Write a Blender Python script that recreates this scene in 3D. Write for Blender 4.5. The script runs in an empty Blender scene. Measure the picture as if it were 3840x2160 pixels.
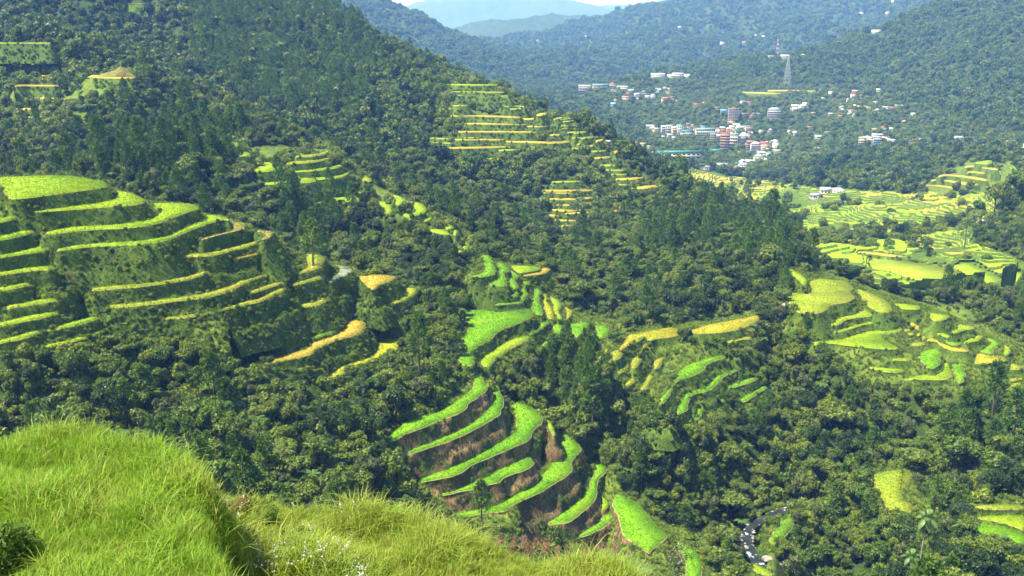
import bpy, bmesh, math, random
import numpy as np
from mathutils import Vector, Matrix
from mathutils import geometry as mgeo

HAZE_DENSITY = 1.25e-4
random.seed(7)
RNG = np.random.default_rng(7)
R = math.radians
SC = bpy.context.scene
COL = SC.collection

# ---------------------------------------------------------------- camera, sky, sun, exposure
cam_data = bpy.data.cameras.new('camera')
cam = bpy.data.objects.new('camera', cam_data)
COL.objects.link(cam)
cam_data.sensor_width = 36.0
cam_data.angle = R(54.5)
cam_data.clip_start, cam_data.clip_end = 0.5, 60000.0
cam.location = (0, 0, 0)
cam.rotation_euler = (R(90) - math.atan((1080.0 - 194.0) / (1920.0 / math.tan(R(27.25)))), 0, 0)
SC.camera = cam
SUN_EL, SUN_AZ = R(62), R(-112)                       # azimuth measured from the view direction, negative = to the left
wd = bpy.data.worlds.new('World'); SC.world = wd; wd.use_nodes = True
wn = wd.node_tree; wn.nodes.clear()
w_out = wn.nodes.new('ShaderNodeOutputWorld'); w_bg = wn.nodes.new('ShaderNodeBackground')
sky = wn.nodes.new('ShaderNodeTexSky'); sky.sky_type = 'NISHITA'; sky.sun_disc = False
sky.sun_elevation = SUN_EL; sky.sun_rotation = SUN_AZ; sky.altitude = 1200; sky.air_density = 1.0; sky.dust_density = 1.6
w_bg.inputs['Strength'].default_value = 0.085
wn.links.new(sky.outputs[0], w_bg.inputs[0]); wn.links.new(w_bg.outputs[0], w_out.inputs[0])
sun_d = bpy.data.lights.new('sun', 'SUN'); sun_d.energy = 5.0; sun_d.angle = R(0.5); sun_d.color = (1.0, 0.95, 0.86)
sun = bpy.data.objects.new('sun', sun_d); COL.objects.link(sun)
SUN_DIR = Vector((math.sin(SUN_AZ) * math.cos(SUN_EL), math.cos(SUN_AZ) * math.cos(SUN_EL), math.sin(SUN_EL)))
sun.rotation_euler = SUN_DIR.to_track_quat('Z', 'Y').to_euler()
SC.view_settings.view_transform = 'Standard'; SC.view_settings.look = 'None'
SC.view_settings.exposure = 1.42; SC.view_settings.gamma = 1.0; SC.view_settings.use_curve_mapping = False
cy = SC.cycles
cy.use_denoising = True; cy.max_bounces = 5; cy.diffuse_bounces = 2; cy.glossy_bounces = 1; cy.transmission_bounces = 3
cy.transparent_max_bounces = 4; cy.volume_bounces = 1; cy.caustics_reflective = False; cy.caustics_refractive = False

# ---------------------------------------------------------------- survey: sightings taken from the viewpoint
SW, SH = 3840.0, 2160.0
FPX = 1920.0 / math.tan(math.radians(27.25))
PITCH = math.atan((1080.0 - 194.0) / FPX)          # camera looks this far below the horizon
CP, SP = math.cos(PITCH), math.sin(PITCH)

def sight(u, v):
    """bearing a = x/y and fall s = z/y of the line of sight through survey point (u, v)"""
    q = (v - 1080.0) / FPX
    yy = CP - q * SP
    return ((u - 1920.0) / FPX) / yy, (-SP - q * CP) / yy

def proj(x, y, z):
    d = y * CP - z * SP
    up = y * SP + z * CP
    return 1920.0 + FPX * x / d, 1080.0 - FPX * up / d

K = 640 / 1456.
TILES = {'P': (0, 0, 3840 / 2576.), 'a': (0, 640, .24845), 'b': (0, 1000, .24845), 'c': (640, 760, .24845), 'd': (640, 1080, .24845),
 'e': (1280, 680, K), 'f': (1700, 920, K), 'g': (1400, 1400, K), 'h': (1600, 1700, K), 'i': (2080, 1160, K), 'j': (2560, 1180, K),
 'k': (2880, 980, K), 'l': (3200, 1160, K), 'm': (2900, 660, K), 'n': (1560, 280, K),
 '1': (0, 0, .49689), '2': (1280, 0, .49689), '3': (2560, 0, .49689), '4': (0, 720, .49689), '5': (1280, 720, .49689), '6': (2560, 720, .49689),
 '7': (0, 1440, .49689), '8': (1280, 1440, .49689), '9': (2560, 1440, .49689)}

def sheet(txt):
    """'a 10,20 30,40 b 5,6' -> survey points; the letter names the sheet the numbers were read from"""
    out, t = [], TILES['P']
    for w in txt.split():
        if w in TILES: t = TILES[w]
        else:
            n = [float(q) for q in w.split(',')]
            out.append((t[0] + n[0] * t[2], t[1] + n[1] * t[2]) + ((n[2] * t[2],) if len(n) > 2 else ()))
    return out

# every paddy: (terrace group, kind of crop, outline) ; 's' lines are narrow strips: outer edge and width
PADDIES = """
L lime|a -60,115 500,90 1050,90 1270,120 1400,150 1590,170 1620,235 1560,265 900,355 350,430 130,435 60,330 0,240 -60,200
L lime|a 450,628 800,585 1100,552 1450,512 1700,455 1785,415 1745,325 1800,320 1990,345 2110,400 2200,450 2140,510 1900,538 1500,562 1050,600 440,640
L lime|a 690,940 950,890 1150,855 1700,835 2100,790 2290,745 2360,700 2440,640 2400,600 2310,590 2270,510 c 0,15 240,20 380,45 450,90 370,115 200,175 0,240 a 2450,790 2200,845 1850,880 1500,890 1150,915 850,960 680,975
L lime|a 860,1200 1300,1110 1750,1095 2100,1075 2400,1030 c 0,520 80,455 260,380 500,275 560,260 520,195 700,200 830,220 910,275 780,262 560,325 350,405 200,465 0,560 a 2300,1105 1900,1135 1400,1150 1150,1180 850,1222
L fallow|c 450,550 640,495 960,415 960,370 920,285 1000,285 1110,300 1140,375 1060,415 850,460 640,515 450,578
L fallow|c 1250,415 1480,425 1590,455 1540,500 1400,565 1370,545 1440,500 1420,460 1280,430
Ls olive|4 590,597,21.6 760,572,21.6 1000,554,21.6 1130,542,20.2 1290,517,18.9 1440,490,18.9 1530,492,18.9 1620,480,21.6 1760,447,21.6 1960,390,21.6
Ls olive|4 690,750,20.2 830,737,20.2 1000,724,20.2 1100,714,20.2 1300,687,20.2 1420,667,23.0 1550,627,24.3 1685,562,20.2
Ls gold2|4 1760,517,20.2 1900,482,20.2 2085,442,20.2
Ls olive|4 820,880,20.2 1000,867,20.2 1150,852,21.6 1350,825,24.3 1550,805,29.7 1750,752,40.5 1830,700,35.1 1950,652,35.1 2080,612,37.8 2220,570,37.8
Ls olive|4 920,997,18.9 1050,977,18.9 1250,962,18.9 1430,952,18.9 1600,917,18.9 1850,855,21.6 1960,835,21.6 2050,790,27.0 2160,737,21.6
Ls olive|4 1890,772,18.9 2000,737,21.6 2140,692,21.6
L olive|c 1930,1060 2060,1000 2070,900 2000,790 2190,780 2260,800 2340,850 2290,920 2310,970 2200,1010 2050,1050 1940,1085
L water|P 826,713 830,703 848,692 858,680 838,664 850,667 878,671 886,680 874,692 848,702
Ls olive|4 2200,717,21.6 2310,687,21.6 2420,657,21.6
L olive|4 2260,862 2330,840 2400,835 2390,790 2480,760 2500,790 2480,820 2400,860 2330,870 2270,877
Ls olive|4 2080,992,29.7 2150,962,29.7 2240,905,33.8
L bright|4 2360,1105 2440,1060 2500,1020 2540,1020 2520,1050 2450,1085 2370,1112
L gold|d 1100,1185 1400,1085 1800,1005 2090,925 2140,830 2280,800 2400,750 2576,700 5 60,945 160,925 190,970 175,1050 90,1090 0,1112 d 2400,840 2230,920 2150,1010 1900,1070 1600,1120 1130,1192
L limey|4 2430,1425 2500,1350 2576,1300 5 130,1275 250,1250 295,1090 400,1085 480,1150 470,1190 300,1280 60,1325 0,1410
L gold|5 115,625 420,635 400,665 300,700 235,750 175,700
L limey|5 385,840 450,800 500,765 490,725 560,730 578,750 540,785 450,830 390,852
L limey|5 490,920 550,910 540,960 520,972
L limey|5 600,1050 640,1030 630,980 660,970 700,985 690,1110 610,1100
L limey|5 735,1065 770,1070 795,1200 740,1180
L lime|a -60,745 0,735 160,700 290,670 320,690 200,745 0,790 -60,800
L lime|a -60,1010 0,1000 250,950 430,890 530,865 530,920 400,970 200,1025 0,1060 -60,1070
L lime|a -60,1300 0,1290 300,1230 600,1165 740,1150 770,1185 600,1232 300,1275 0,1325 -60,1335
L lime|b -60,105 0,95 300,45 520,20 830,0 830,50 560,62 300,92 0,140 -60,150
L lime|b -60,330 0,320 250,275 450,255 460,290 250,330 0,375 -60,385
L lime|b 85,615 300,560 600,510 840,490 870,525 600,562 300,612 90,652
L lime|b -60,875 0,860 250,800 500,740 870,680 880,715 620,790 300,850 0,910 -60,920
L lime|b 600,968 900,890 1200,820 1470,760 1500,790 1250,872 900,952 640,988
L lime|b -60,1145 0,1130 250,1060 450,1000 580,960 620,990 480,1060 250,1120 0,1165 -60,1175
L lime|b 360,1320 550,1265 700,1200 900,1140 1200,1080 1400,1010 1620,920 1640,950 1420,1040 1180,1130 800,1200 520,1310 370,1347
H lime|1 1670,1108 1720,1085 1790,1080 1810,1100 1760,1117
H lime|1 1780,1182 1830,1150 1890,1160 1895,1185 1850,1194
H lime|1 1840,1290 1940,1270 1985,1250 1960,1215 2060,1235 2140,1250 2155,1280 2050,1295 1940,1302
H lime|1 2180,1352 2230,1310 2270,1330 2265,1360 2210,1372
H lime|1 1930,1387 2100,1378 2240,1362 2280,1343 2380,1353 2390,1375 2200,1390 1950,1398
Hs olive|1 2230,1190,15 2400,1182,15 2470,1162,16 2510,1132,14
Hs olive|1 2160,1242,14 2350,1232,14 2480,1207,16 2555,1177,16
Hs lime|1 2200,1302,13 2400,1292,13 2576,1265,14 2590,1230,14
Hs lime|1 2280,1357,12 2450,1357,13 2576,1345,14 2640,1310,16
H olive|2 150,1372 165,1320 235,1355 225,1373
H lime|4 2275,94 2380,80 2500,62 2530,30 5 0,22 60,22 110,5 165,0 195,40 140,78 0,90
H lime|e 295,170 440,190 455,260 400,290 350,290 320,240
H lime|e 430,115 540,150 565,175 480,215 455,205 470,150
H lime|e 565,170 640,180 710,205 735,250 710,280 620,300 600,285 635,265 630,235 590,200
H lime|e 480,250 540,280 600,290 640,320 650,345 580,360 540,300
H lime|e 700,345 760,310 765,280 745,250 790,280 800,310 760,335 715,352
H lime|e 650,345 720,360 740,410 870,410 940,455 860,455 760,430 690,400
H lime|e 870,355 940,385 960,400 900,420 880,400
H lime|e 960,415 1000,430 975,470 950,455
H lime|e 1010,450 1060,480 1040,500 1060,515 1095,540 1100,600 1020,620 950,635 945,610 1010,590 1030,560 990,510
Q bright|f 150,265 250,245 270,200 255,120 240,85 310,90 350,150 370,240 290,270 200,274
Q bright|f 355,148 440,165 480,210 430,240 450,290 470,340 440,350 330,352 290,337 390,290 400,270 380,235 395,215
Q bright|f 485,215 530,240 565,270 520,290 550,340 545,370 500,382 475,350 470,300 510,275 500,240
Q lime|f 480,175 740,185 745,210 640,228 560,242 500,195
Q gold|f 580,252 740,227 755,195 840,200 780,245 600,267
Q bright|f 575,265 640,275 655,330 610,360 620,400 640,410 600,470 590,490 360,517 350,505 560,485 575,450 565,400 600,350 600,320
Q bright|f 410,430 540,425 510,395 560,410 530,440 410,440
Q bright|f 665,335 730,360 750,400 730,440 740,500 765,580 760,600 700,590 660,540 680,500 665,460 695,420 690,380
Q limey|f 750,395 800,420 800,480 850,550 855,610 860,640 800,620 780,560 755,490 775,460
Q lime|f 815,435 880,460 930,510 890,560 930,610 920,650 880,620 850,550 845,490
Q olive|f 950,525 1020,560 1000,620 960,640 970,580
Q bright|5 910,900 1200,885 1420,880 1450,920 1450,945 1330,1000 1190,1050 1130,1120 1030,1170 960,1220 1000,1240 1010,1290 990,1320 890,1300 875,1180 890,1110 960,1050 940,960
Q bright|f 710,600 770,610 810,640 820,665 760,710 660,770 640,765 700,735 745,700 740,670
Q lime|5 1055,1270 1150,1190 1290,1115 1400,1090 1430,1105 1350,1150 1220,1220 1140,1290 1110,1325 1060,1310
Q bright|f 820,635 880,650 940,690 950,730 900,770 830,775 860,720 850,680
Q bright|i 80,140 300,108 315,150 250,200 215,265 150,210
Q bright|i 325,145 455,138 475,180 440,240 345,264 375,190
Q bright|i 245,365 280,320 290,260 330,245 340,270 310,340 250,374
Q bright|5 1510,1150 1620,1095 1630,1110 1540,1168
Q bright|i 555,180 600,185 605,205 580,230
Q bright|5 890,1300 1010,1298 1030,1340 8 1090,0 1115,40 g 960,75 1000,90 960,160 905,190 890,215 810,260 800,300 740,345 580,400 420,470 270,520 200,570 115,592 115,560 200,480 290,405 430,370 580,330 700,245 830,150 860,80 840,0 5 930,1400
Q bright|g 150,700 240,650 340,610 450,570 600,520 830,440 920,370 980,300 1010,240 1015,130 975,70 1040,90 1080,160 1115,230 1110,280 1085,320 1090,350 980,420 800,520 600,600 450,650 300,700 150,727
Q bright|h -75,240 0,185 150,140 g 720,750 850,700 1050,610 1200,520 1225,480 1210,420 1220,380 1150,260 1250,255 1360,290 1456,380 1440,430 1370,480 1340,560 1280,600 1180,640 1050,700 930,750 h 390,100 300,175 180,212 0,242 -75,256
Q lime|8 1530,255 1580,290 1620,370 1610,400 1580,370 1560,310
Q bright|h 45,355 200,320 300,290 400,235 520,210 620,130 760,80 880,35 900,65 930,90 840,150 720,185 650,215 630,250 520,275 400,310 280,330 150,367 40,374
Q bright|h 195,520 400,480 600,450 690,400 850,300 990,190 1060,90 1110,0 8 1665,450 1640,370 1620,335 1700,360 1800,470 1815,500 1735,590 h 1250,130 1220,180 1100,260 950,350 800,410 710,460 690,495 550,510 350,542 200,550
Q bright|8 1515,1045 1660,960 1790,870 1870,800 1870,740 1910,690 1895,570 1960,580 2010,640 2000,670 1940,720 1930,780 1930,850 1900,900 1800,990 1720,1050 1600,1062 1520,1062
Q bright|8 1400,1250 1450,1190 1600,1165 1750,1150 1880,1090 1950,1050 1970,1000 2040,980 2070,1010 1980,1090 1850,1150 1720,1180 1550,1232 1420,1265
Q lime|8 1930,800 1990,870 2030,920 1960,970 1950,930 1980,900
Q bright|8 2035,900 2080,820 2150,860 2240,900 2300,970 2370,1060 2470,1150 2440,1180 2340,1260 2320,1290 2200,1200 2120,1150 2090,1000 2050,940
Q bright|9 -50,1185 40,1215 100,1260 155,1320 140,1480 20,1490 25,1360 -20,1270
F gold3|i 620,225 700,215 860,180 980,157 1060,170 1078,210 1030,235 880,252 800,272 770,235 700,287 680,265 650,300 600,325 560,357 550,330 590,290
F gold2|i 735,387 750,345 790,303 830,275 805,270 755,315 738,360
F olive|i 470,375 540,345 580,375 575,407 510,442 490,420
F olive|i 320,455 370,420 420,360 440,335 460,357 400,402 380,452 340,474
F olive|i 400,490 440,440 490,415 500,437 450,482 395,514
F olive|i 650,440 700,400 765,385 760,417 700,492 670,507 650,480
F olive|i 475,585 530,530 620,465 645,475 590,537 530,572
F olive|i 600,640 650,590 700,568 710,590 660,642 620,657
F olive|i 845,510 850,450 890,390 955,360 960,390 920,452 890,502 860,517
F olive|i 725,705 750,650 780,590 800,550 880,515 890,540 830,602 790,682 740,717
F bright|i 890,815 900,760 980,690 1030,590 1080,500 1180,465 1320,415 1440,395 1462,412 1310,460 1260,532 1170,577 1080,592 1020,642 980,742 920,819
F bright|9 -40,170 j 0,700 70,650 200,620 260,560 300,510 400,470 480,460 470,482 380,512 290,592 240,652 80,682 50,740 40,819 9 0,215 -40,240
F bright|9 10,302 90,230 110,170 200,145 310,110 315,132 200,172 150,192 140,252 60,292
F bright|j 365,620 440,590 560,550 640,535 620,562 520,602 400,632
F bright|j 455,745 540,690 640,630 710,610 720,632 620,682 550,742 480,757
F bright|j 590,815 600,780 660,765 700,740 770,710 775,732 680,772 640,817
F gold3|j 65,140 180,100 320,70 480,45 580,20 670,5 670,32 610,82 480,127 330,157 180,162 70,162
F olive|j 380,235 450,205 550,180 600,205 500,217 400,242
E olive2|k 150,290 240,250 320,215 360,170 440,150 560,165 690,170 690,205 740,235 700,270 745,310 700,345 620,360 540,370 510,400 480,430 420,449 230,439 190,370
E lime|k 140,75 210,75 280,110 350,170 300,210 250,150 160,100
E olive2|k 745,235 840,260 960,310 1050,370 1060,430 960,442 880,402 830,372 860,330 800,345 790,300
E lime|k 525,540 580,500 640,470 780,430 880,415 930,440 900,467 760,482 660,502 620,537 560,552
E lime|k 550,595 640,585 760,545 930,510 935,525 800,547 700,582 640,602 560,610
E lime|k 360,695 430,668 600,680 720,640 800,610 960,590 1080,580 1145,560 1140,600 1010,625 965,625 990,680 1060,710 1130,752 1000,752 860,742 700,727 560,702 480,707 400,717
E lime|k 1060,360 1290,380 1300,412 1200,412 1120,402
E lime|l 645,35 740,45 820,55 820,70 760,97 690,102 660,80
E gold3|l 430,70 480,90 560,150 640,200 700,240 750,300 990,345 980,362 850,357 760,327 700,272 620,277 650,240 580,210 500,140
E bright|l 540,390 640,345 760,330 840,345 770,370 740,410 745,470 700,502 640,512 600,470
E lime|l 790,400 870,395 800,420 810,460 830,510 850,570 780,607 600,602 400,607 550,570 640,550 740,500 775,470 775,430
E bright|l 835,490 870,450 1020,450 1035,467 940,480 930,510 960,560 940,622 900,642 870,590
E gold3|l 1020,360 1100,370 1200,395 1300,420 1310,440 1200,457 1040,472 1030,450 1050,410
E lime|l 680,205 800,210 860,245 830,260 750,227
E bright|l 770,265 870,260 920,305 850,312 790,290
E lime|l 835,195 900,165 895,130 960,140 1030,150 1035,165 960,177 880,202 840,210
E lime|l 935,290 980,255 1080,225 1110,235 1050,272 960,294
E bright|l 1060,355 1150,315 1180,290 1130,245 1200,260 1250,290 1240,320 1190,340 1190,382 1110,370
E lime|l 1270,295 1330,335 1350,370 1300,397 1280,380 1300,340
E olive|l 1335,490 1340,460 1445,490 1440,514 1340,517
E olive|l 1310,600 1440,585 1450,600 1340,619
E olive|l 1340,640 1430,630 1430,645 1350,664
E lime|l 100,495 220,500 370,515 470,512 400,542 290,542 180,517
E olive|l 310,435 420,415 500,425 480,437 400,439
E olive|l 465,310 540,285 620,290 600,307 490,319
E olive|l 420,180 520,155 500,177 430,207
E olive|l 455,205 520,200 520,218 470,224
E olive|l 530,215 590,195 600,212 550,234
E olive|l 565,245 640,220 640,242 590,264
B olive2|9 1430,690 1540,660 1680,650 1740,680 1700,770 1660,840 1680,900 1740,900 1720,960 1790,1022 1640,972 1540,942 1500,880 1440,800
B olive2|9 2180,930 2300,915 2600,920 2600,947 2300,952
B lime|9 2170,1020 2300,995 2600,980 2600,1120 2450,1062 2300,1027
B bright|9 2140,1100 2200,1060 2350,1050 2500,1090 2600,1150 2600,1202 2500,1222 2400,1152 2250,1132 2150,1162
B grass|9 640,1190 700,1080 760,1000 840,970 850,1050 780,1150 700,1212
B lime|9 500,1360 560,1370 700,1440 640,1452 540,1422
U gold|1 -40,552 500,530 735,540 1050,545 1030,600 900,612 730,590 560,565 430,555 0,560
Us gold|1 90,655,12 240,650,12 440,652,12
Us gold|1 30,745,12 200,737,12 380,747,12 490,764,12
Us gold|1 155,830,10 290,830,10
Us gold|1 165,890,12 325,890,12
Us olive|1 0,342,12 180,322,12 300,312,12 380,327,12
Us olive|1 700,25,9 900,15,9 1100,30,9 1250,38,9
D lime|n 205,72 400,80 690,85 702,92 400,92 205,84
Ds olive|n 310,148,10 500,150,10 750,158,10
Ds olive|n 350,180,8 500,174,8 790,187,8
Ds olive|n 300,268,8 440,270,8
Ds olive|n 750,277,10 900,270,10 925,282,10
Ds olive|n 800,300,8 940,294,8
Ds gold|n 295,358,10 500,355,10 700,362,10 890,370,10
Ds gold|n 895,388,13 1000,386,13 1075,380,13
Ds gold|n 415,425,10 600,425,10 940,428,10
Ds gold|n 940,445,12 1050,450,12 1140,440,14
Ds gold2|n 360,495,10 600,492,10 960,495,10 1100,490,10 1200,478,10
Ds gold|n 1140,522,8 1245,518,8
Ds gold|n 330,562,12 550,558,12 750,560,10
Ds gold|n 755,577,13 950,582,13 1200,590,13 1320,577,13
Ds gold2|n 120,630,12 400,634,12 700,624,12 900,617,12
Ds gold2|n 410,542,9 535,542,9
Ds lime|n 700,655,11 875,645,11
Ds lime|n 240,727,18 500,747,22 770,722,18
Ds olive|n 1170,642,9 1290,642,9
Ds olive|n 1330,640,12 1440,630,12
D gold|n 1015,350 1060,310 1080,295 1180,300 1110,310 1115,340 1070,362
Ds olive|2 1950,1252,12 2070,1257,12
Ds olive|2 1950,1287,12 2130,1292,12
Ds gold|2 2070,1362,13 2190,1360,15 2280,1347,15
Ds gold|2 2190,1427,16 2300,1427,22 2415,1407,22
Ds gold|2 1920,1077,14 1975,1062,14
Ds gold|2 2055,1167,22 2100,1142,22
Ds olive|2 1600,907,10 1720,902,10
Ds olive|2 1590,1380,9 1800,1374,9
Ds gold2|2 1490,1447,11 1700,1447,11 1900,1442,11
Ds gold|5 1490,8,10 1650,12,10 1760,14,10
Ds gold2|5 1570,60,11 1750,62,11 1900,50,11
Ds gold|5 1620,102,10 1735,106,10
Ds gold2|5 1790,97,11 1925,90,11
Ds gold|5 1590,142,11 1700,150,11 1780,144,11
Ds gold2|5 1690,172,10 1900,157,10 2070,147,10 2130,152,10
Ds gold2|5 1565,182,11 1640,187,11
Ds gold|5 1610,220,10 1770,222,10
Ds gold2|5 1620,267,10 1840,257,10
Ds olive|5 1600,312,9 1700,314,9
Ds olive|n 1190,380,9 1265,374,9
Ds lime|n 1255,407,9 1345,400,9
Ds olive|n 1235,442,9 1330,438,9
Ds gold2|n 1250,464,9 1305,459,9
Ds olive|n 1290,502,9 1390,494,9
Ds olive|n 1330,547,9 1440,537,9
Ds gold2|n 1370,602,9 1456,592,9
Ds olive|2 1750,1012,10 1850,1002,10
Ds olive|2 1800,1052,10 1900,1042,10
Ds olive|2 1850,1112,10 1960,1102,10
Ds olive|2 1880,1152,10 2000,1142,10
Ds gold2|2 1900,1202,10 2040,1192,10
Ds olive|2 1960,1322,10 2150,1322,11
Ds olive|2 2040,1402,11 2180,1397,11
Ds olive|n 100,547,9 300,554,9
Ds olive|n 100,578,9 320,592,9
Ds olive|n 150,604,8 330,604,8
V olive2|6 970,530 1200,525 1250,570 1400,600 1560,665 1420,650 1180,607 1140,640 1000,657 985,600
V olive2|6 1400,575 1415,500 1540,490 1830,550 2000,570 2130,620 2080,690 1960,742 1880,690 1700,652 1560,600
V bright|6 1170,620 1300,640 1500,690 1480,697 1350,672
V gold|6 1290,455 1400,445 1600,470 1720,490 1600,492 1440,472
V lime|6 2020,560 2160,530 2300,600 2430,660 2330,692 2200,680 2130,612
V bright|6 2080,692 2210,684 2190,742 2150,762 2090,722
V bright|6 2200,742 2250,695 2330,760 2390,792 2330,792
V lime|6 2440,620 2600,610 2600,700 2500,722 2430,672
V gold2|6 1690,650 1800,690 1950,740 1940,752 1780,702
R lime|3 2205,1230 2300,1210 2340,1215 2330,1242 2220,1237
Rs gold|3 2130,1270,12 2200,1260,12 2380,1287,12
Rs gold|3 2145,1312,10 2180,1302,10 2280,1314,10
Rs gold|3 1930,1342,14 2000,1325,16 2150,1343,16 2300,1370,16
Rs gold|3 1875,1372,14 1950,1358,18 2100,1393,18 2230,1402,16
Rs gold2|3 1810,1410,14 1900,1402,16 2050,1428,16 2130,1452,14
Rs gold2|3 2210,1428,22 2350,1434,25 2500,1444,22
T gold|3 440,692 560,697 740,702 740,710 560,706 440,700
T gold|3 640,682 850,680 1005,685 1005,692 850,688 640,690
T gold2|3 430,716 600,726 740,732 740,739 600,734 430,723
T gold2|3 1250,800 1420,800 1420,822 1250,808
"""

def strip(pts):
    up, lo = [], []
    for (u, v, w) in pts:
        lo.append((u, v)); up.append((u, v - w))
    return up + lo[::-1]

def load_paddies():
    out = []
    for line in PADDIES.strip().splitlines():
        h, t = line.split('|')
        g, kind = h.split()
        p = sheet(t)
        if len(g) > 1: p = strip(p)
        else: p = [(q[0], q[1]) for q in p]
        out.append([g[0], kind, np.array(p)])
    return out

# riser batter and largest gap of one step, per terrace group; height of a few surveyed paddies
BATTER = {'L': .5, 'H': .35, 'Q': .35, 'F': .5, 'E': .45, 'B': .5}
GAP = {'L': 110, 'H': 110, 'Q': 150, 'F': 110, 'E': 75, 'B': 75}

def spans(poly, u):
    xs, ys = poly[:, 0], poly[:, 1]
    x2, y2 = np.roll(xs, -1), np.roll(ys, -1)
    m = (xs <= u) != (x2 <= u)
    if not m.any(): return []
    v = np.sort(ys[m] + (u - xs[m]) / (x2[m] - xs[m]) * (y2[m] - ys[m]))
    return [(v[i], v[i + 1]) for i in range(0, len(v) - 1, 2)]

def solve_heights(pads, anchors):
    Z = np.full(len(pads), np.nan)
    groups = {}
    for i, p in enumerate(pads): groups.setdefault(p[0], []).append(i)
    for g, idx in groups.items():
        if g not in BATTER: continue
        c = BATTER[g]; maxgap = GAP[g]; rows = []; rhs = []; w = []
        allu = np.concatenate([pads[i][2][:, 0] for i in idx])
        pair = {}
        for u in np.arange(allu.min(), allu.max(), 8.0):
            L = []
            for i in idx:
                for (a, b) in spans(pads[i][2], u): L.append(((a + b) / 2, a, b, i))
            L.sort()
            for A, B in zip(L, L[1:]):
                if A[3] == B[3]: continue
                gap = B[1] - A[2]
                if gap > maxgap: continue
                tA = -sight(u, A[2])[1]; tB = -sight(u, max(B[1], A[2] ))[1]
                pair.setdefault((A[3], B[3]), []).append((tA, tB))
        for (i, j), L in pair.items():
            tA, tB = np.mean(L, axis=0); n = min(len(L), 30) ** .5
            r = np.zeros(len(idx)); r[idx.index(i)] = 1 / tA + c; r[idx.index(j)] = -(1 / tB + c)
            rows.append(r * n * .3); rhs.append(0)
        for (g2, k, val, wt) in anchors:
            if g2 == g:
                r = np.zeros(len(idx)); r[k] = wt; rows.append(r); rhs.append(wt * val)
        A = np.array(rows); b = np.array(rhs)
        sol = np.linalg.lstsq(A, b, rcond=None)[0]
        for k, i in enumerate(idx): Z[i] = sol[k]
    return Z, groups

ANCHOR = [('L',0,-44,6),('L',20,-84.5,3),('L',21,-90,3),('L',22,-99,3),('L',23,-100,3),('L',24,-103,3),('H',0,-50,3),('H',11,-78,3),('H',12,-74,3),
 ('H',14,-79,3),('H',19,-87,4),('Q',10,-109.5,3),('Q',11,-104,4),('Q',15,-110.5,3),('Q',16,-111,3),('Q',17,-114,3),('Q',19,-111,3),('Q',30,-145,3),
 ('F',0,-110,3),('F',11,-118,3),('F',16,-107,3),('E',0,-103,3),('B',0,-138,3),('B',2,-128,3),('B',1,-125,2),('B',3,-130,2),('B',4,-144,3),('B',5,-149,3)]
VZ = [-127, -128, -129, -126, -127, -129, -129.5, -127, -130]

pads = load_paddies()
PZ, PGROUPS = solve_heights(pads, ANCHOR)
for g, idx in PGROUPS.items():
    for k, i in enumerate(idx):
        if not np.isnan(PZ[i]): continue
        u, v = pads[i][2].mean(0); v = np.percentile(pads[i][2][:, 1], 75); vp = v / 1.4907
        s = sight(u, v)[1]
        if g == 'D': Y = 880 - (vp - 200) * .59
        elif g == 'U': Y = 700 - (vp - 180) * .35 if vp > 50 else 1000
        elif g == 'R': Y = 985 + (475 - vp) * .85
        elif g == 'T': Y = 2050 if vp < 255 else 1800
        else: Y = 500
        PZ[i] = VZ[k] if g == 'V' else s * Y

def chaikin(p):
    q = np.roll(p, -1, 0)
    return np.stack([p * .78 + q * .22, p * .22 + q * .78], 1).reshape(-1, 2)

FOOT = []
PADFLAT = [len(p[2]) > 9 or p[0] == 'U' and i0 == 0 for i0, p in enumerate(pads)]
for i, (g, kind, poly) in enumerate(pads):
    w = []
    for (u, v) in poly:
        a, s = sight(u, v); Y = PZ[i] / s
        if g in 'DURT':
            u1, v1 = poly[np.argmax(poly[:, 1] - 1e-3 * np.abs(poly[:, 0] - u))]
            base = {'D': 880 - (v / 1.4907 - 200) * .59, 'U': 700 - (v / 1.4907 - 180) * .35, 'R': 985 + (475 - v / 1.4907) * .85, 'T': 2050 if v < 380 else 1800}[g]
            if g == 'U' and v < 60: base = 1000
            lim = 14 if g == 'D' else 10 if g == 'U' else 22 if g == 'R' else 60
            if PADFLAT[i]: lim *= 3
            Y = min(max(Y if s < 0 else base + lim, base - lim), base + lim)
        w.append((a * Y, Y))
    w = chaikin(np.array(w))
    FOOT.append(w)
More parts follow.
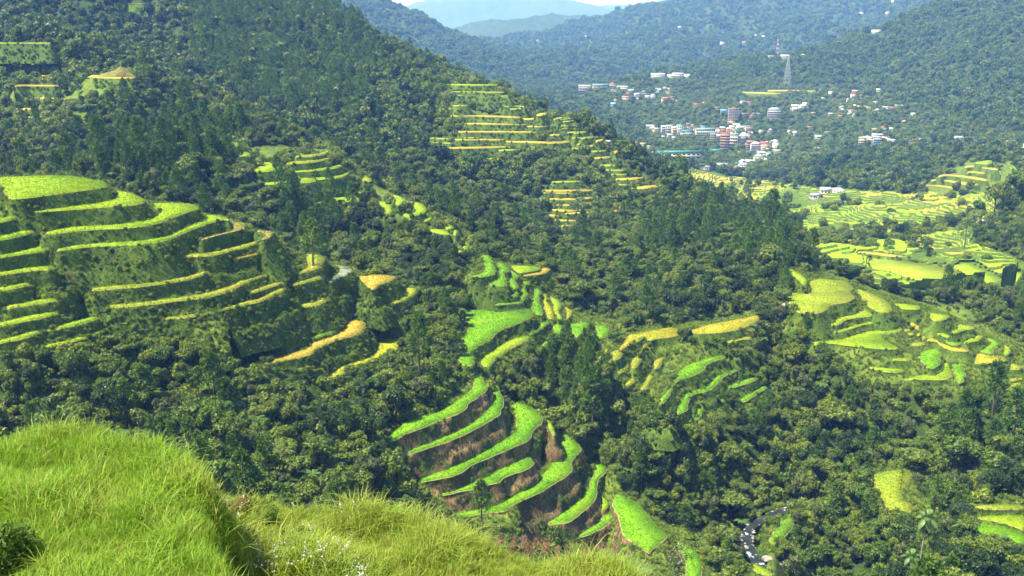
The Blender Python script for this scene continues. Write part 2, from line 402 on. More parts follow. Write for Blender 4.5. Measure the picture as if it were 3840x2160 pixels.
# ground control: survey point (photo sheet 'P'), distance, height of what covers the ground there
CTRL = """
-300,1700,40 300,1700,40 900,1750,60 1500,1800,60 2100,1800,60 2800,1800,60 -300,1560,110 300,1560,110 900,1640,120 1500,1720,130 2100,1700,130 2800,1650,120
-300,1330,190 0,1300,195 300,1300,195 600,1330,195 900,1450,190 1200,1550,200 1500,1600,215 1900,1600,240 2200,1600,200 2500,1560,190 2800,1520,180
0,940,266,3 300,930,273,3 600,937,300,3 760,970,300,3 0,1060,240,3 300,1075,242,3 600,1130,246,3 850,1250,236,3 960,1290,240,2 300,1000,257,3 600,1020,272,3
850,1050,280,3 850,1150,257,3 1000,1000,296,2 1150,925,326,1 900,1200,252,3 1100,1335,268,2 1300,1400,279,2 1500,1460,277,1
-200,950,255,2 -200,1080,230,2 -200,500,330 -200,760,290
1400,900,364,2 1450,960,357,3 1500,1050,343,3 1600,1100,335,3 1700,1150,326,3 1800,1200,319,3 1900,1268,311,3 1400,1020,342,2 1550,1130,326,3 1650,1250,308,2 1750,1350,295,2 1830,1420,287,2 1860,1310,306,2
1900,1090,338,3 1900,1150,328,3 2000,1180,330,3 2000,1000,362,3 2000,900,385,3 1950,830,398,3 1975,790,408,1 2100,1050,354,3 2200,1080,346,3 2350,1050,343,3 2100,1150,337,3 2300,1130,328,3
2450,1000,350,3 2500,1100,322,3 2400,1145,318,1 2576,1150,303,2 2100,1250,318,3 2050,1300,307,2 1960,1385,293,1 2200,1350,281,3 2100,1400,278,3 2300,1449,255,3 2500,1449,233,3 2020,1449,279,3 2400,1230,298,2
1885,1340,305 1935,1449,282 1990,1277,318 1950,1570,255
930,770,352,2 900,820,345,2 980,800,355,2 1050,760,362,2 1000,850,345,2
2750,1000,358,3 2750,1300,255,3 2750,1449,220,3 2750,850,420,3
2250,740,470,4 2400,800,440,4 2500,830,425,4 2576,860,418,4 2250,720,500,4 2400,775,475,4 2576,770,500,4 2750,760,520,4
2100,610,670,2 2300,600,690,2 2440,610,670,2 2400,640,600,3 2576,640,560,4 2576,560,640,6 2480,565,700,5 2576,500,720,6 2500,525,760,4 2750,520,680,5
2050,580,760 2200,560,800 2350,550,820 2400,500,900 2200,500,960 2000,500,980 2050,450,1180 1900,480,1080 1850,440,1250 1700,410,1450 2300,460,1060
2000,435,1230,5 2100,400,1330,6 2300,400,1250,6 2200,360,1500,6 2400,350,1450,5 2576,340,1400,5 2576,430,980,4 2400,300,1600,6 2300,260,1750,6 2576,250,1550,6 2576,150,1800,8 2576,50,2050,8
2420,100,2150,8 2330,18,2500,8 2400,-30,2550,8 2250,80,2350,8 2100,98,2450,8 2000,150,2350,8 2150,200,2050,8 2000,230,2050,8 2100,300,1850,6 1950,300,1900,5 1950,380,1650,5 2750,200,1700,8 2750,-50,2200,8
1850,340,1850,3 1850,395,1620,2 1700,330,1900,3 1850,432,1480 1600,330,1750,5 1500,300,1900,6 1500,250,2150,6 1560,230,2150,5 1700,240,2150,5 1700,192,2350,5 1600,188,2400,6 1800,150,2550,8 1900,130,2650,8 1960,138,2600,6
1450,240,2200,6 1380,245,2600,6 1300,220,2700,6 1700,230,3050 1950,195,3100 2200,150,3000 2330,100,3100 1600,230,2900
1250,190,3000,8 1500,180,3300,8 1400,130,3900,8 1300,112,4300,8 1600,130,3900,8 1600,62,4800,10 1800,100,3900,10 1900,52,4400,10 2000,20,4600,10 2100,60,4000,10 2200,10,4400,10 2300,-40,4600,10 1650,32,5600,10 1750,10,6000,10 2000,-12,6500,10 2400,-60,5500,10 2800,-80,5000
1170,87,7000,10 1250,62,7000,10 1330,52,7000,10 1420,52,7000,10 1490,62,7000,10 1200,118,6200 1300,100,6300 1300,110,8500 1100,110,8500 1500,110,8500
780,-5,3600,10 860,5,3700,10 1000,32,3800,10 1100,62,3800,10 1200,112,3700,10 1215,135,3500,10 900,100,3200,10 1050,150,3000,10 800,60,3300,10 600,-40,3800,10 300,-80,4000,10 0,-100,4200,10 900,185,2600 1150,205,2500 900,60,4600 1100,110,4600 1250,140,4600
1010,34,16000 1080,2,16000 1150,-22,16000 1300,-34,16000 1400,-4,16000 1480,24,16000 1530,32,16000 1600,18,18500 1650,4,19000 1750,-20,19000 2000,-30,19000 600,40,17000 1150,95,12000 1300,85,12000 1450,80,12000 1600,70,12000 900,110,12000 1200,130,23500 1500,130,23500 1800,100,23500 800,130,23500
0,420,560,4 200,432,500,4 400,462,470,5 500,500,450,5 600,562,430,5 700,605,420,5 760,645,412,4 850,665,418,3 200,500,400 50,500,400 400,530,400 100,470,450,3
950,545,515,8 800,565,500,7 1000,605,480,8 900,672,436,3 1050,685,420,3 1100,650,440,6 1050,745,398,3 1150,745,398,2
500,362,600 300,358,600 500,400,575,5 600,430,545,5 400,300,650,5 600,280,645,4 500,220,700,6 350,210,715,6 700,300,640,3 560,262,665,3 780,350,625,4
700,345,730,3 800,300,760,7 900,350,740,7 1000,350,735,7 1050,372,715,5 950,425,655,5 1050,475,600,5 1150,525,570,5 1250,562,560,5 1350,615,540,5 1400,662,510,5 1500,742,460,5 1560,795,436,3
700,200,850,8 800,200,850,8 900,230,820,8 600,100,950,8 700,50,1000,8 760,22,1050,10 850,102,1000,8 900,138,980,7 980,162,960,7 1060,178,930,6 1150,188,890,4 1230,186,880,4 500,20,1050,6 300,50,1000,6 100,60,950,6 0,30,950,6 200,120,850,5 0,130,760,2 0,165,735,1 120,165,730,1
200,-60,1200,8 600,-60,1250,8 760,-25,1150,8 -250,0,1000,6 -250,200,700,3 -250,420,520,3 900,210,1400 1100,230,1300 1250,250,1150 700,120,1700 300,50,1900
1350,268,830,2 1450,313,800,2 1540,393,760,2 1640,463,720,2 1740,506,690,4 1790,540,670,6 1400,340,1000 1550,440,950 1650,490,900 1800,530,900 1100,260,850,4 1100,350,770,4
1300,500,700,5 1300,440,730,5 1450,605,615,4 1600,560,650,5 1550,500,690,4
1700,540,640,11 1800,525,645,12 1880,512,635,14 1960,580,600,12 2000,630,560,9 1600,620,560,6 1750,640,530,7 1900,650,520,8 1650,720,470,6 1800,740,455,5 1900,780,430,4 1700,805,418,4 1490,610,590,5 1900,570,850 2020,640,700 2020,600,760
"""
cA, cB, cS = [], [], []
for w in CTRL.split():
    n = [float(q) for q in w.split(',')]
    a, s = sight(n[0] * 1.490683, n[1] * 1.490683)
    z = s * n[2] - (n[3] if len(n) > 3 else 0) * .8
    cA.append(a); cB.append(math.log(n[2])); cS.append(z / n[2])
for i, (g, kind, poly) in enumerate(pads):
    for (x, y) in FOOT[i][::max(1, len(FOOT[i]) // 7)]:
        cA.append(x / y); cB.append(math.log(y)); cS.append((PZ[i] - .3) / y)
cA, cB, cS = map(np.array, (cA, cB, cS))

def tps_fit(A, B, S, lam):
    n = len(A)
    d2 = (A[:, None] - A[None]) ** 2 + (B[:, None] - B[None]) ** 2
    Kx = .5 * d2 * np.log(d2 + 1e-9) + lam * np.eye(n)
    Pm = np.stack([np.ones(n), A, B], 1)
    M = np.zeros((n + 3, n + 3)); M[:n, :n] = Kx; M[:n, n:] = Pm; M[n:, :n] = Pm.T
    return np.linalg.solve(M, np.concatenate([S, np.zeros(3)]))

def tps_eval(W, A, B, a, b):
    out = np.empty(a.size); n = len(A)
    for i in range(0, a.size, 4000):
        aa, bb = a[i:i + 4000], b[i:i + 4000]
        d2 = (aa[:, None] - A[None]) ** 2 + (bb[:, None] - B[None]) ** 2
        out[i:i + 4000] = (.5 * d2 * np.log(d2 + 1e-9)) @ W[:n] + W[n] + W[n + 1] * aa + W[n + 2] * bb
    return out

GA = np.arange(-.64, .6401, .0019)
GB = np.concatenate([np.arange(math.log(34.), math.log(620.), .0075), np.arange(math.log(620.), math.log(23500.), .0135)])
NA, NB = len(GA), len(GB)
W = tps_fit(cA, cB, cS, 2e-5)
ca, cb = GA[::6], GB[::5]
ca = np.append(ca, GA[-1] + .001); cb = np.append(cb, GB[-1] + .001)
mB, mA = np.meshgrid(cb, ca, indexing='ij')
coarse = tps_eval(W, cA, cB, mA.ravel(), mB.ravel()).reshape(mA.shape)

def interp_grid(F, xb, xa, qb, qa):
    ib = np.clip(np.searchsorted(xb, qb) - 1, 0, len(xb) - 2); ia = np.clip(np.searchsorted(xa, qa) - 1, 0, len(xa) - 2)
    tb = np.clip((qb - xb[ib]) / (xb[ib + 1] - xb[ib]), 0, 1); ta = np.clip((qa - xa[ia]) / (xa[ia + 1] - xa[ia]), 0, 1)
    return (F[ib, ia] * (1 - tb) * (1 - ta) + F[ib + 1, ia] * tb * (1 - ta) + F[ib, ia + 1] * (1 - tb) * ta + F[ib + 1, ia + 1] * tb * ta)

gB, gA = np.meshgrid(GB, GA, indexing='ij')
S0 = interp_grid(coarse, cb, ca, gB.ravel(), gA.ravel()).reshape(NB, NA)
GY = np.exp(gB); GX = gA * GY
GZ = S0 * GY

# smooth value noise for uneven ground
def vnoise(x, y, seed=0):
    xi, yi = np.floor(x).astype(np.int64), np.floor(y).astype(np.int64)
    fx, fy = x - xi, y - yi
    fx, fy = fx * fx * (3 - 2 * fx), fy * fy * (3 - 2 * fy)
    def h(i, j):
        n = (i * 374761393 + j * 668265263 + seed * 1442695041) & 0x7fffffff
        n = ((n ^ (n >> 13)) * 1274126177) & 0x7fffffff
        return ((n ^ (n >> 16)) & 0xffff) / 65535.0
    return (h(xi, yi) * (1 - fx) * (1 - fy) + h(xi + 1, yi) * fx * (1 - fy) + h(xi, yi + 1) * (1 - fx) * fy + h(xi + 1, yi + 1) * fx * fy) * 2 - 1
def fbm(x, y, o=4, seed=0):
    t, a = 0, 1.0
    for k in range(o): t = t + a * vnoise(x * 2 ** k, y * 2 ** k, seed + k); a *= .5
    return t

amp = np.clip((GY - 150) / 600, 0, 1) * np.clip(GY * .004, 0, 14)
GZ = GZ + fbm(GX / 60., GY / 60., 3, 3) * .5 * amp + (.75 - 1.5 * np.abs(fbm(GX / 900., GY / 900., 4, 9))) * np.clip((GY - 2300) * .03, 0, 95)
GZ = GZ + fbm(GX / 9., GY / 9., 3, 5) * .55
RELIEF = fbm(GX / 62., GY / 62., 3, 14) * np.clip((GY - 225) / 250, 0, 1) * np.clip(GY * .011, 0, 7.5) * (GY < 2400)
RELIEF = RELIEF - np.abs(fbm(GX / 160., GY / 160., 2, 15)) * np.clip((GY - 500) / 500, 0, 1) * 11 * (GY < 2600)

# ---- paddies pressed into the ground
def resample(poly, step):
    out = []
    for i in range(len(poly)):
        p, q = poly[i], poly[(i + 1) % len(poly)]
        n = max(1, int(round(np.linalg.norm(q - p) / step)))
        for k in range(n): out.append(p + (q - p) * k / n)
    return np.array(out)
def inside(poly, x, y):
    c = np.zeros(x.shape, bool)
    px, py = poly[:, 0], poly[:, 1]; qx, qy = np.roll(px, -1), np.roll(py, -1)
    for k in range(len(px)):
        if py[k] == qy[k]: continue
        m = (py[k] > y) != (qy[k] > y)
        c ^= m & (x < (qx[k] - px[k]) * (y - py[k]) / (qy[k] - py[k]) + px[k])
    return c

PIN = np.full((NB, NA), np.nan)
for i, (g, kind, poly) in enumerate(pads):
    w = FOOT[i]
    a = w[:, 0] / w[:, 1]; b = np.log(w[:, 1])
    i0, i1 = np.searchsorted(GB, b.min()) - 1, np.searchsorted(GB, b.max()) + 1
    j0, j1 = np.searchsorted(GA, a.min()) - 1, np.searchsorted(GA, a.max()) + 1
    i0, j0 = max(i0, 0), max(j0, 0)
    m = inside(w, GX[i0:i1, j0:j1], GY[i0:i1, j0:j1])
    blk = PIN[i0:i1, j0:j1]
    PIN[i0:i1, j0:j1] = np.where(m, np.fmin(blk, PZ[i] - .45), blk)
for _ in range(1):                                   # a paddy always keeps its own bed free: lower beds win at the border
    sh = [PIN]
    for dx, dy in ((1, 0), (-1, 0), (0, 1), (0, -1)): sh.append(np.roll(np.roll(PIN, dx, 0), dy, 1))
    PIN = np.where(np.isnan(PIN), np.nan, np.fmin.reduce(sh))
LOWER = np.where(np.isnan(PIN), np.inf, PIN)
def widen(L, na, nb):
    for ax, n_ in ((1, na), (0, nb)):
        best = L.copy()
        for k in range(1, n_ + 1): best = np.minimum(best, np.minimum(np.roll(L, k, ax), np.roll(L, -k, ax)))
        L = best
    return L
_u, _v = proj(GX, GY, GZ)
HILL = (_u < 1530) & (_v > 650) & (_v < 1440) & (GY < 430)          # the broad left hillside
SPUR = (_u > 1440) & (_u < 2700) & (_v > 900) & (GY < 470) & ~((_u > 2180) & (_v < 1640))
LOWER = np.where(HILL, widen(LOWER, 9, 5), np.where(SPUR, widen(LOWER, 5, 2), widen(LOWER, 2, 1)))
fixed = ~np.isnan(PIN)
near_ = fixed.astype(float)
for _ in range(14): near_ = np.maximum(near_, np.maximum.reduce([np.roll(near_, 1, 0), np.roll(near_, -1, 0), np.roll(near_, 1, 1), np.roll(near_, -1, 1)]) * .9)
GZ = GZ + RELIEF * np.clip(1 - near_ * 1.15, 0, 1)
res = np.where(fixed, PIN - GZ, 0.0)
wgt = fixed.astype(float)
for _ in range(40):                                  # spread the correction a few metres around each bed
    r2 = .25 * (np.roll(res, 1, 0) + np.roll(res, -1, 0) + np.roll(res, 1, 1) + np.roll(res, -1, 1)) * .985
    w2 = .25 * (np.roll(wgt, 1, 0) + np.roll(wgt, -1, 0) + np.roll(wgt, 1, 1) + np.roll(wgt, -1, 1)) * .96
    res = np.where(fixed, res, r2); wgt = np.where(fixed, 1.0, w2)
RAW = GZ + res
GZ = np.where(fixed, RAW, np.maximum(np.minimum(RAW, np.where(np.isfinite(LOWER), LOWER + .1, np.inf)), RAW - np.where(HILL, 16., np.where(SPUR, 7., 2.5))))
ero = GZ.copy()                                      # beds are solid pieces of their own: the ground stays well under their rims
for dx in (-1, 0, 1):
    for dy in (-1, 0, 1): ero = np.minimum(ero, np.roll(np.roll(GZ, dx, 0), dy, 1))
GZ = np.where(fixed, ero, GZ)
NEARPAD = wgt

def ground(x, y):
    x, y = np.atleast_1d(np.asarray(x, float)), np.atleast_1d(np.asarray(y, float))
    return interp_grid(GZ, GB, GA, np.log(y), x / y)
SURF = GZ / GY
def trace(u, v, ymin=60.):
    """where the line of sight through (u, v) meets the ground"""
    a, s = sight(u, v)
    j = np.interp(a, GA, np.arange(NA)); j0 = int(min(j, NA - 2)); t = j - j0
    prof = SURF[:, j0] * (1 - t) + SURF[:, j0 + 1] * t
    k0 = int(np.searchsorted(GB, math.log(ymin)))
    hit = np.nonzero(prof[k0:] >= s)[0]
    if len(hit) == 0: return None
    k = hit[0] + k0
    if k == k0: Y = math.exp(GB[k])
    else:
        f = (s - prof[k - 1]) / (prof[k] - prof[k - 1]); Y = math.exp(GB[k - 1] + f * (GB[k] - GB[k - 1]))
    return np.array((a * Y, Y, s * Y))
VIS = SURF >= np.maximum.accumulate(np.vstack([np.full((1, NA), -9.), SURF[:-1]]), 0) - 1e-4

# ---------------------------------------------------------------- helpers: meshes, objects, materials
def mesh_from(name, V, F, mats=(), smooth=False, mi=None):
    me = bpy.data.meshes.new(name)
    V = np.asarray(V, np.float32).reshape(-1, 3); me.vertices.add(len(V)); me.vertices.foreach_set('co', V.ravel())
    if len(F):
        if isinstance(F, np.ndarray) or len(set(map(len, F))) == 1:
            F = np.asarray(F, np.int32); k = F.shape[1]; flat = F.ravel(); st = np.arange(len(F), dtype=np.int32) * k
        else:
            ln = np.array([len(f) for f in F]); st = np.concatenate([[0], np.cumsum(ln)[:-1]]).astype(np.int32)
            flat = np.array([q for f in F for q in f], np.int32)
        me.loops.add(len(flat)); me.loops.foreach_set('vertex_index', flat)
        me.polygons.add(len(st)); me.polygons.foreach_set('loop_start', st)
        me.update(calc_edges=True)
        if smooth: me.polygons.foreach_set('use_smooth', np.ones(len(me.polygons), bool))
        if mi is not None: me.polygons.foreach_set('material_index', np.asarray(mi, np.int32))
    for m in mats: me.materials.append(m)
    return me

def add(name, me, parent=None, link=True, **props):
    o = bpy.data.objects.new(name, me)
    if link: COL.objects.link(o)
    if parent is not None: o.parent = parent
    for k, v in props.items(): o[k] = v
    return o

def empty(name, loc=(0, 0, 0), rz=0, sc=1, **props):
    o = add(name, None, None, True, **props)
    o.location = loc; o.rotation_euler = (0, 0, rz); o.scale = (sc, sc, sc); o.empty_display_size = .3
    return o

class NT:
    def __init__(s, name):
        s.m = bpy.data.materials.new(name); s.m.use_nodes = True; s.t = s.m.node_tree; s.t.nodes.clear()
        s.out = s.t.nodes.new('ShaderNodeOutputMaterial')
    def n(s, typ, ins=None, **attr):
        nd = s.t.nodes.new(typ)
        for k, v in attr.items(): setattr(nd, k, v)
        for k, v in (ins or {}).items():
            if hasattr(v, 'is_linked'): s.t.links.new(v, nd.inputs[k])
            else: nd.inputs[k].default_value = v
        return nd
    def noise(s, vec, scale, detail=4, rough=.6):
        return s.n('ShaderNodeTexNoise', {'Vector': vec, 'Scale': scale, 'Detail': detail, 'Roughness': rough}).outputs['Fac']
    def ramp(s, fac, stops, interp='LINEAR'):
        r = s.n('ShaderNodeValToRGB', {'Fac': fac}); cr = r.color_ramp; cr.interpolation = interp
        while len(cr.elements) < len(stops): cr.elements.new(.5)
        for e, (p, c) in zip(cr.elements, stops): e.position = p; e.color = (c[0], c[1], c[2], 1)
        return r.outputs['Color']
    def mix(s, f, a, b, blend='MIX'):
        m = s.n('ShaderNodeMix', data_type='RGBA', blend_type=blend)
        for k, v in ((0, f), (6, a), (7, b)):
            if hasattr(v, 'is_linked'): s.t.links.new(v, m.inputs[k])
            else: m.inputs[k].default_value = v if k == 0 else (v[0], v[1], v[2], 1)
        return m.outputs[2]
    def pos(s): return s.n('ShaderNodeNewGeometry').outputs['Position']
    def objc(s): return s.n('ShaderNodeTexCoord').outputs['Object']
    def rnd(s): return s.n('ShaderNodeObjectInfo').outputs['Random']
    def bump(s, h, strength, dist):
        return s.n('ShaderNodeBump', {'Height': h, 'Strength': strength, 'Distance': dist}).outputs['Normal']
    def finish(s, col, rough=.8, spec=.15, normal=None, transl=0, metal=0):
        p = s.n('ShaderNodeBsdfPrincipled', {'Base Color': col if hasattr(col, 'is_linked') else (*col, 1), 'Roughness': rough, 'Specular IOR Level': spec, 'Metallic': metal})
        if normal is not None: s.t.links.new(normal, p.inputs['Normal'])
        sh = p.outputs[0]
        if transl:
            t = s.n('ShaderNodeBsdfTranslucent', {'Color': col if hasattr(col, 'is_linked') else (*col, 1)})
            sh = s.n('ShaderNodeMixShader', {0: transl, 1: sh, 2: t.outputs[0]}).outputs[0]
        s.t.links.new(sh, s.out.inputs['Surface'])
        return s.m

def leaf_mat(name, cols, rough=.5, spec=.3, transl=.25, nscale=.55):
    n = NT(name)
    k = len(cols) - 1
    f = n.n('ShaderNodeMath', {0: n.rnd(), 1: 1.0}, operation='MULTIPLY').outputs[0]
    base = n.ramp(f, [(i / k, c) for i, c in enumerate(cols)])
    nz = n.noise(n.objc(), nscale, 3)
    v = n.ramp(nz, [(.3, (.62, .62, .6)), (.5, (1, 1, 1)), (.72, (1.5, 1.45, 1.2))])
    return n.finish(n.mix(1.0, base, v, 'MULTIPLY'), rough, spec, None, transl)

def plain(name, col, rough=.7, spec=.2, vary=.25, scale=.6, bump=0):
    n = NT(name)
    nz = n.noise(n.objc(), scale, 5, .65)
    c = n.ramp(nz, [(.25, tuple(q * (1 - vary) for q in col)), (.75, tuple(min(1, q * (1 + vary)) for q in col))])
    return n.finish(c, rough, spec, n.bump(nz, bump, .1) if bump else None)

# rice and other crops
def crop_mat(name, lo, hi, odd, transl=.22):
    n = NT(name)
    p = n.pos()
    big = n.noise(p, .07, 4, .55); fine = n.noise(p, 1.6, 4, .75)
    c = n.ramp(big, [(.3, lo), (.52, hi), (.78, odd)])
    v = n.ramp(fine, [(.25, (.62, .66, .6)), (.5, (1, 1, 1)), (.75, (1.25, 1.2, 1.1))])
    pt = n.ramp(n.noise(p, .28, 5, .7), [(.30, (.66, .74, .7)), (.45, (1, 1, 1)), (.62, (1, 1, 1)), (.74, (1.3, 1.08, 1.2))])
    c = n.mix(1.0, c, pt, 'MULTIPLY')
    return n.finish(n.mix(1.0, c, v, 'MULTIPLY'), .7, .12, n.bump(fine, .9, .35), transl)
CROP = {
 'lime': crop_mat('rice_lime', (.21, .37, .012), (.29, .44, .014), (.35, .45, .02)),
 'limey': crop_mat('rice_yellow_green', (.28, .38, .014), (.38, .43, .02), (.46, .44, .03)),
 'bright': crop_mat('rice_bright_green', (.115, .30, .008), (.165, .37, .010), (.23, .40, .014)),
 'gold': crop_mat('rice_gold', (.42, .34, .05), (.50, .39, .06), (.36, .36, .045)),
 'gold2': crop_mat('rice_pale_gold', (.34, .30, .04), (.46, .36, .05), (.28, .32, .04)),
 'gold3': crop_mat('rice_half_ripe', (.30, .36, .022), (.42, .40, .03), (.56, .42, .05)),
 'olive': crop_mat('rice_olive', (.24, .33, .022), (.32, .38, .03), (.38, .35, .045)),
 'olive2': crop_mat('rice_soft_green', (.22, .33, .022), (.30, .38, .026), (.36, .37, .04)),
 'grass': crop_mat('meadow_grass', (.10, .25, .015), (.15, .31, .02), (.20, .33, .03)),
 'fallow': crop_mat('fallow_bed', (.26, .22, .07), (.30, .27, .07), (.25, .30, .05)),
}
wn_ = NT('paddy_water'); CROP['water'] = wn_.finish(wn_.ramp(wn_.noise(wn_.pos(), .3, 3), [(.4, (.16, .19, .13)), (.6, (.22, .26, .14))]), .12, .5)

def wall_mat(name, stops, straw):
    n = NT(name)
    p = n.pos()
    st = n.n('ShaderNodeMapping', {'Vector': p, 'Scale': (1, 1, .45)}).outputs[0]
    a = n.noise(st, .22, 5, .62); b = n.noise(st, 1.3, 5, .7); c_ = n.noise(p, .11, 3)
    col = n.ramp(a, stops)
    dry = n.ramp(b, [(.35, (.12, .075, .035)), (.5, (.26, .17, .08)), (.7, (.40, .29, .15))])
    f = n.ramp(c_, [(straw, (0, 0, 0)), (straw + .12, (1, 1, 1))])
    col = n.mix(f, col, dry)
    v = n.ramp(b, [(.28, (.45, .45, .42)), (.5, (1, 1, 1)), (.75, (1.35, 1.35, 1.2))])
    return n.finish(n.mix(1.0, col, v, 'MULTIPLY'), .85, .1, n.bump(b, 1.0, .5), .1)
G1, G2, G3, E1_ = (.045, .085, .014), (.085, .15, .02), (.14, .20, .03), (.085, .058, .03)
WALL = {
 'grassy': wall_mat('grassy_wall', [(.25, E1_), (.36, G1), (.52, G2), (.75, G3)], .66),
 'lush': wall_mat('lush_wall', [(.2, G1), (.5, G2), (.72, (.17, .25, .03))], .74),
 'dry': wall_mat('dry_wall', [(.3, (.10, .065, .032)), (.45, (.15, .105, .05)), (.56, G1), (.7, G2)], .47),
}
DIKE = plain('mud_dike', (.24, .235, .085), .9, .05, .35, .5)

# ---------------------------------------------------------------- ground
def P2S(pts): return np.array([(q[0] * 1.490683, q[1] * 1.490683) for q in pts])
def zone(txt, lo, hi):
    poly = P2S([tuple(float(t) for t in w.split(',')) for w in txt.split()])
    return poly, lo, hi
def in_zone(z, u, v, y):
    return inside(z[0], u, v) & (y > z[1]) & (y < z[2])
ZL = zone('-300,440 270,440 500,505 640,565 760,632 890,675 940,740 1020,850 1010,885 830,962 620,922 470,850 280,856 170,880 -300,898', 230, 430)
ZE = zone('1985,672 2160,700 2400,760 2600,880 2600,1000 2480,975 2350,985 2180,965 2060,875 1985,790', 330, 490)
ZQ = zone('1185,635 1300,665 1440,780 1570,815 1565,842 1490,870 1410,900 1240,935 1155,900 1165,780 1155,690', 290, 500)
ZF = zone('1470,850 1600,825 1900,785 1915,815 1830,845 1700,862 1860,890 1950,1005 1740,1075 1640,1015 1560,970', 320, 440)
ZC = zone('968,1110 1180,950 1265,1000 1400,1085 1560,1195 1650,1290 1710,1350 1800,1449 1700,1500 1620,1450 1560,1440 1340,1385 1130,1315 1050,1215', 230, 410)
ZH = zone('560,350 640,370 830,370 940,450 1100,540 1215,640 1150,640 1120,580 960,535 860,512 760,512 600,430', 380, 680)
ZU = zone('-300,85 190,165 400,190 360,205 280,260 150,340 -300,340', 600, 800)
ZD = zone('1110,200 1255,195 1385,270 1460,330 1560,390 1440,400 1100,412 1060,385', 600, 1000)
ZD2 = zone('1380,265 1460,330 1560,400 1660,465 1740,500 1560,500 1480,480 1460,570 1380,590 1350,480 1560,460 1440,390', 600, 1000)
ZV = zone('1640,400 1830,445 2050,470 2330,490 2330,455 2430,412 2540,405 2600,480 2470,560 2440,610 2600,668 2600,742 2400,750 2200,738 2040,690 2060,650 2015,600 1960,520 1760,480', 500, 1600)
ZB = zone('2170,1180 2330,1180 2345,1310 2200,1240', 230, 330)
ZB2 = zone('2420,1265 2700,1260 2700,1390 2430,1350', 230, 330)
ZT = zone('1490,205 1950,200 2300,260 2600,340 2600,365 2150,365 2020,420 1850,445 1640,400 1620,310 1450,225', 1300, 2700)
ZR = zone('2300,480 2420,405 2520,405 2600,490', 850, 1150)
gU, gV = proj(GX, GY, RAW)
pr = np.clip((NEARPAD - .55) * 3, 0, 1)
GRASSY = pr * (GY < 460) + 0.0
for z_, am in ((ZL, .9), (ZE, 1.), (ZQ, .9), (ZF, .7), (ZC, .9), (ZH, .7), (ZU, .9), (ZD, .55), (ZD2, .35), (ZV, 1.), (ZB, .8), (ZB2, .9), (ZR, .8)):
    GRASSY = np.maximum(GRASSY, in_zone(z_, gU, gV, GY) * am)
GRASSY = np.maximum(GRASSY, np.clip(fbm(GX / 90., GY / 90., 3, 21) - .75, 0, 1) * 1.2 * (GY > 600))
for _ in range(3): GRASSY = .5 * GRASSY + .125 * (np.roll(GRASSY, 1, 0) + np.roll(GRASSY, -1, 0) + np.roll(GRASSY, 1, 1) + np.roll(GRASSY, -1, 1))
gm = NT('ground')
p = gm.pos()
att = gm.n('ShaderNodeAttribute', attribute_name='grassy').outputs['Fac']
n1 = gm.noise(p, .25, 6, .7); n2 = gm.noise(p, .02, 6, .65); n3 = gm.noise(p, 1.8, 4, .7)
forest_c = gm.ramp(n1, [(.3, (.022, .036, .010)), (.55, (.045, .075, .016)), (.75, (.075, .11, .024))])
far_c = gm.ramp(n2, [(.3, (.026, .044, .012)), (.5, (.040, .066, .016)), (.66, (.06, .09, .022)), (.8, (.12, .15, .04))])
ypos = gm.n('ShaderNodeSeparateXYZ', {0: p}).outputs[1]
ff = gm.n('ShaderNodeMapRange', {'Value': ypos, 1: 900., 2: 2600.}).outputs[0]
grass_c = gm.ramp(n1, [(.25, (.07, .06, .028)), (.38, (.075, .125, .02)), (.55, (.13, .19, .026)), (.75, (.20, .25, .04))])
col = gm.mix(att, gm.mix(ff, forest_c, far_c), grass_c)
v_ = gm.ramp(n3, [(.28, (.5, .5, .48)), (.5, (1, 1, 1)), (.75, (1.3, 1.3, 1.15))])
M_GROUND = gm.finish(gm.mix(1.0, col, v_, 'MULTIPLY'), .9, .05, gm.bump(n1, 1.0, 1.2))
gi = np.arange(NB * NA).reshape(NB, NA)
tm = mesh_from('terrain', np.stack([GX, GY, GZ], -1).reshape(-1, 3), np.stack([gi[:-1, :-1], gi[:-1, 1:], gi[1:, 1:], gi[1:, :-1]], -1).reshape(-1, 4), [M_GROUND], True)
tm.attributes.new('grassy', 'FLOAT', 'POINT').data.foreach_set('value', GRASSY.ravel().astype(np.float32))
add('terrain', tm, kind='structure', label='steep green valley ground under the terraces, woods and town')

# ---------------------------------------------------------------- plant shapes
def unit(v): return v / (np.linalg.norm(v, axis=-1, keepdims=True) + 1e-9)
def leaves(P, N, size, aspect=.6, jit=.6, rg=None):
    """one folded diamond leaf per point"""
    rg = rg or RNG
    n = unit(N + rg.normal(0, jit, N.shape)); t = unit(np.cross(n, rg.normal(0, 1, N.shape))); b = np.cross(n, t)
    s = (size * rg.uniform(.7, 1.3, len(P)))[:, None]
    V = np.stack([P - t * s * .5, P + b * s * aspect * .5 - n * s * .1, P + t * s * .5, P - b * s * aspect * .5 - n * s * .1], 1)
    F = np.arange(len(P) * 4).reshape(-1, 4)
    return V.reshape(-1, 3), F
def join(parts):
    Vs, Fs, k = [], [], 0
    for V, F in parts:
        Vs.append(np.asarray(V, float).reshape(-1, 3)); Fs.append(np.asarray(F) + k); k += len(Vs[-1])
    return np.concatenate(Vs), np.concatenate(Fs)
def tube(path, rad, n=6):
    path = np.array(path, float); V = []; F = []
    for i, p_ in enumerate(path):
        d = unit(path[min(i + 1, len(path) - 1)] - path[max(i - 1, 0)])
        x = unit(np.cross(d, [.31, .95, .05])); y = np.cross(d, x)
        for k in range(n):
            a = 2 * math.pi * k / n; V.append(p_ + rad[i] * (x * math.cos(a) + y * math.sin(a)))
    for i in range(len(path) - 1):
        for k in range(n):
            F.append((i * n + k, i * n + (k + 1) % n, (i + 1) * n + (k + 1) % n, (i + 1) * n + k))
    return np.array(V), np.array(F)

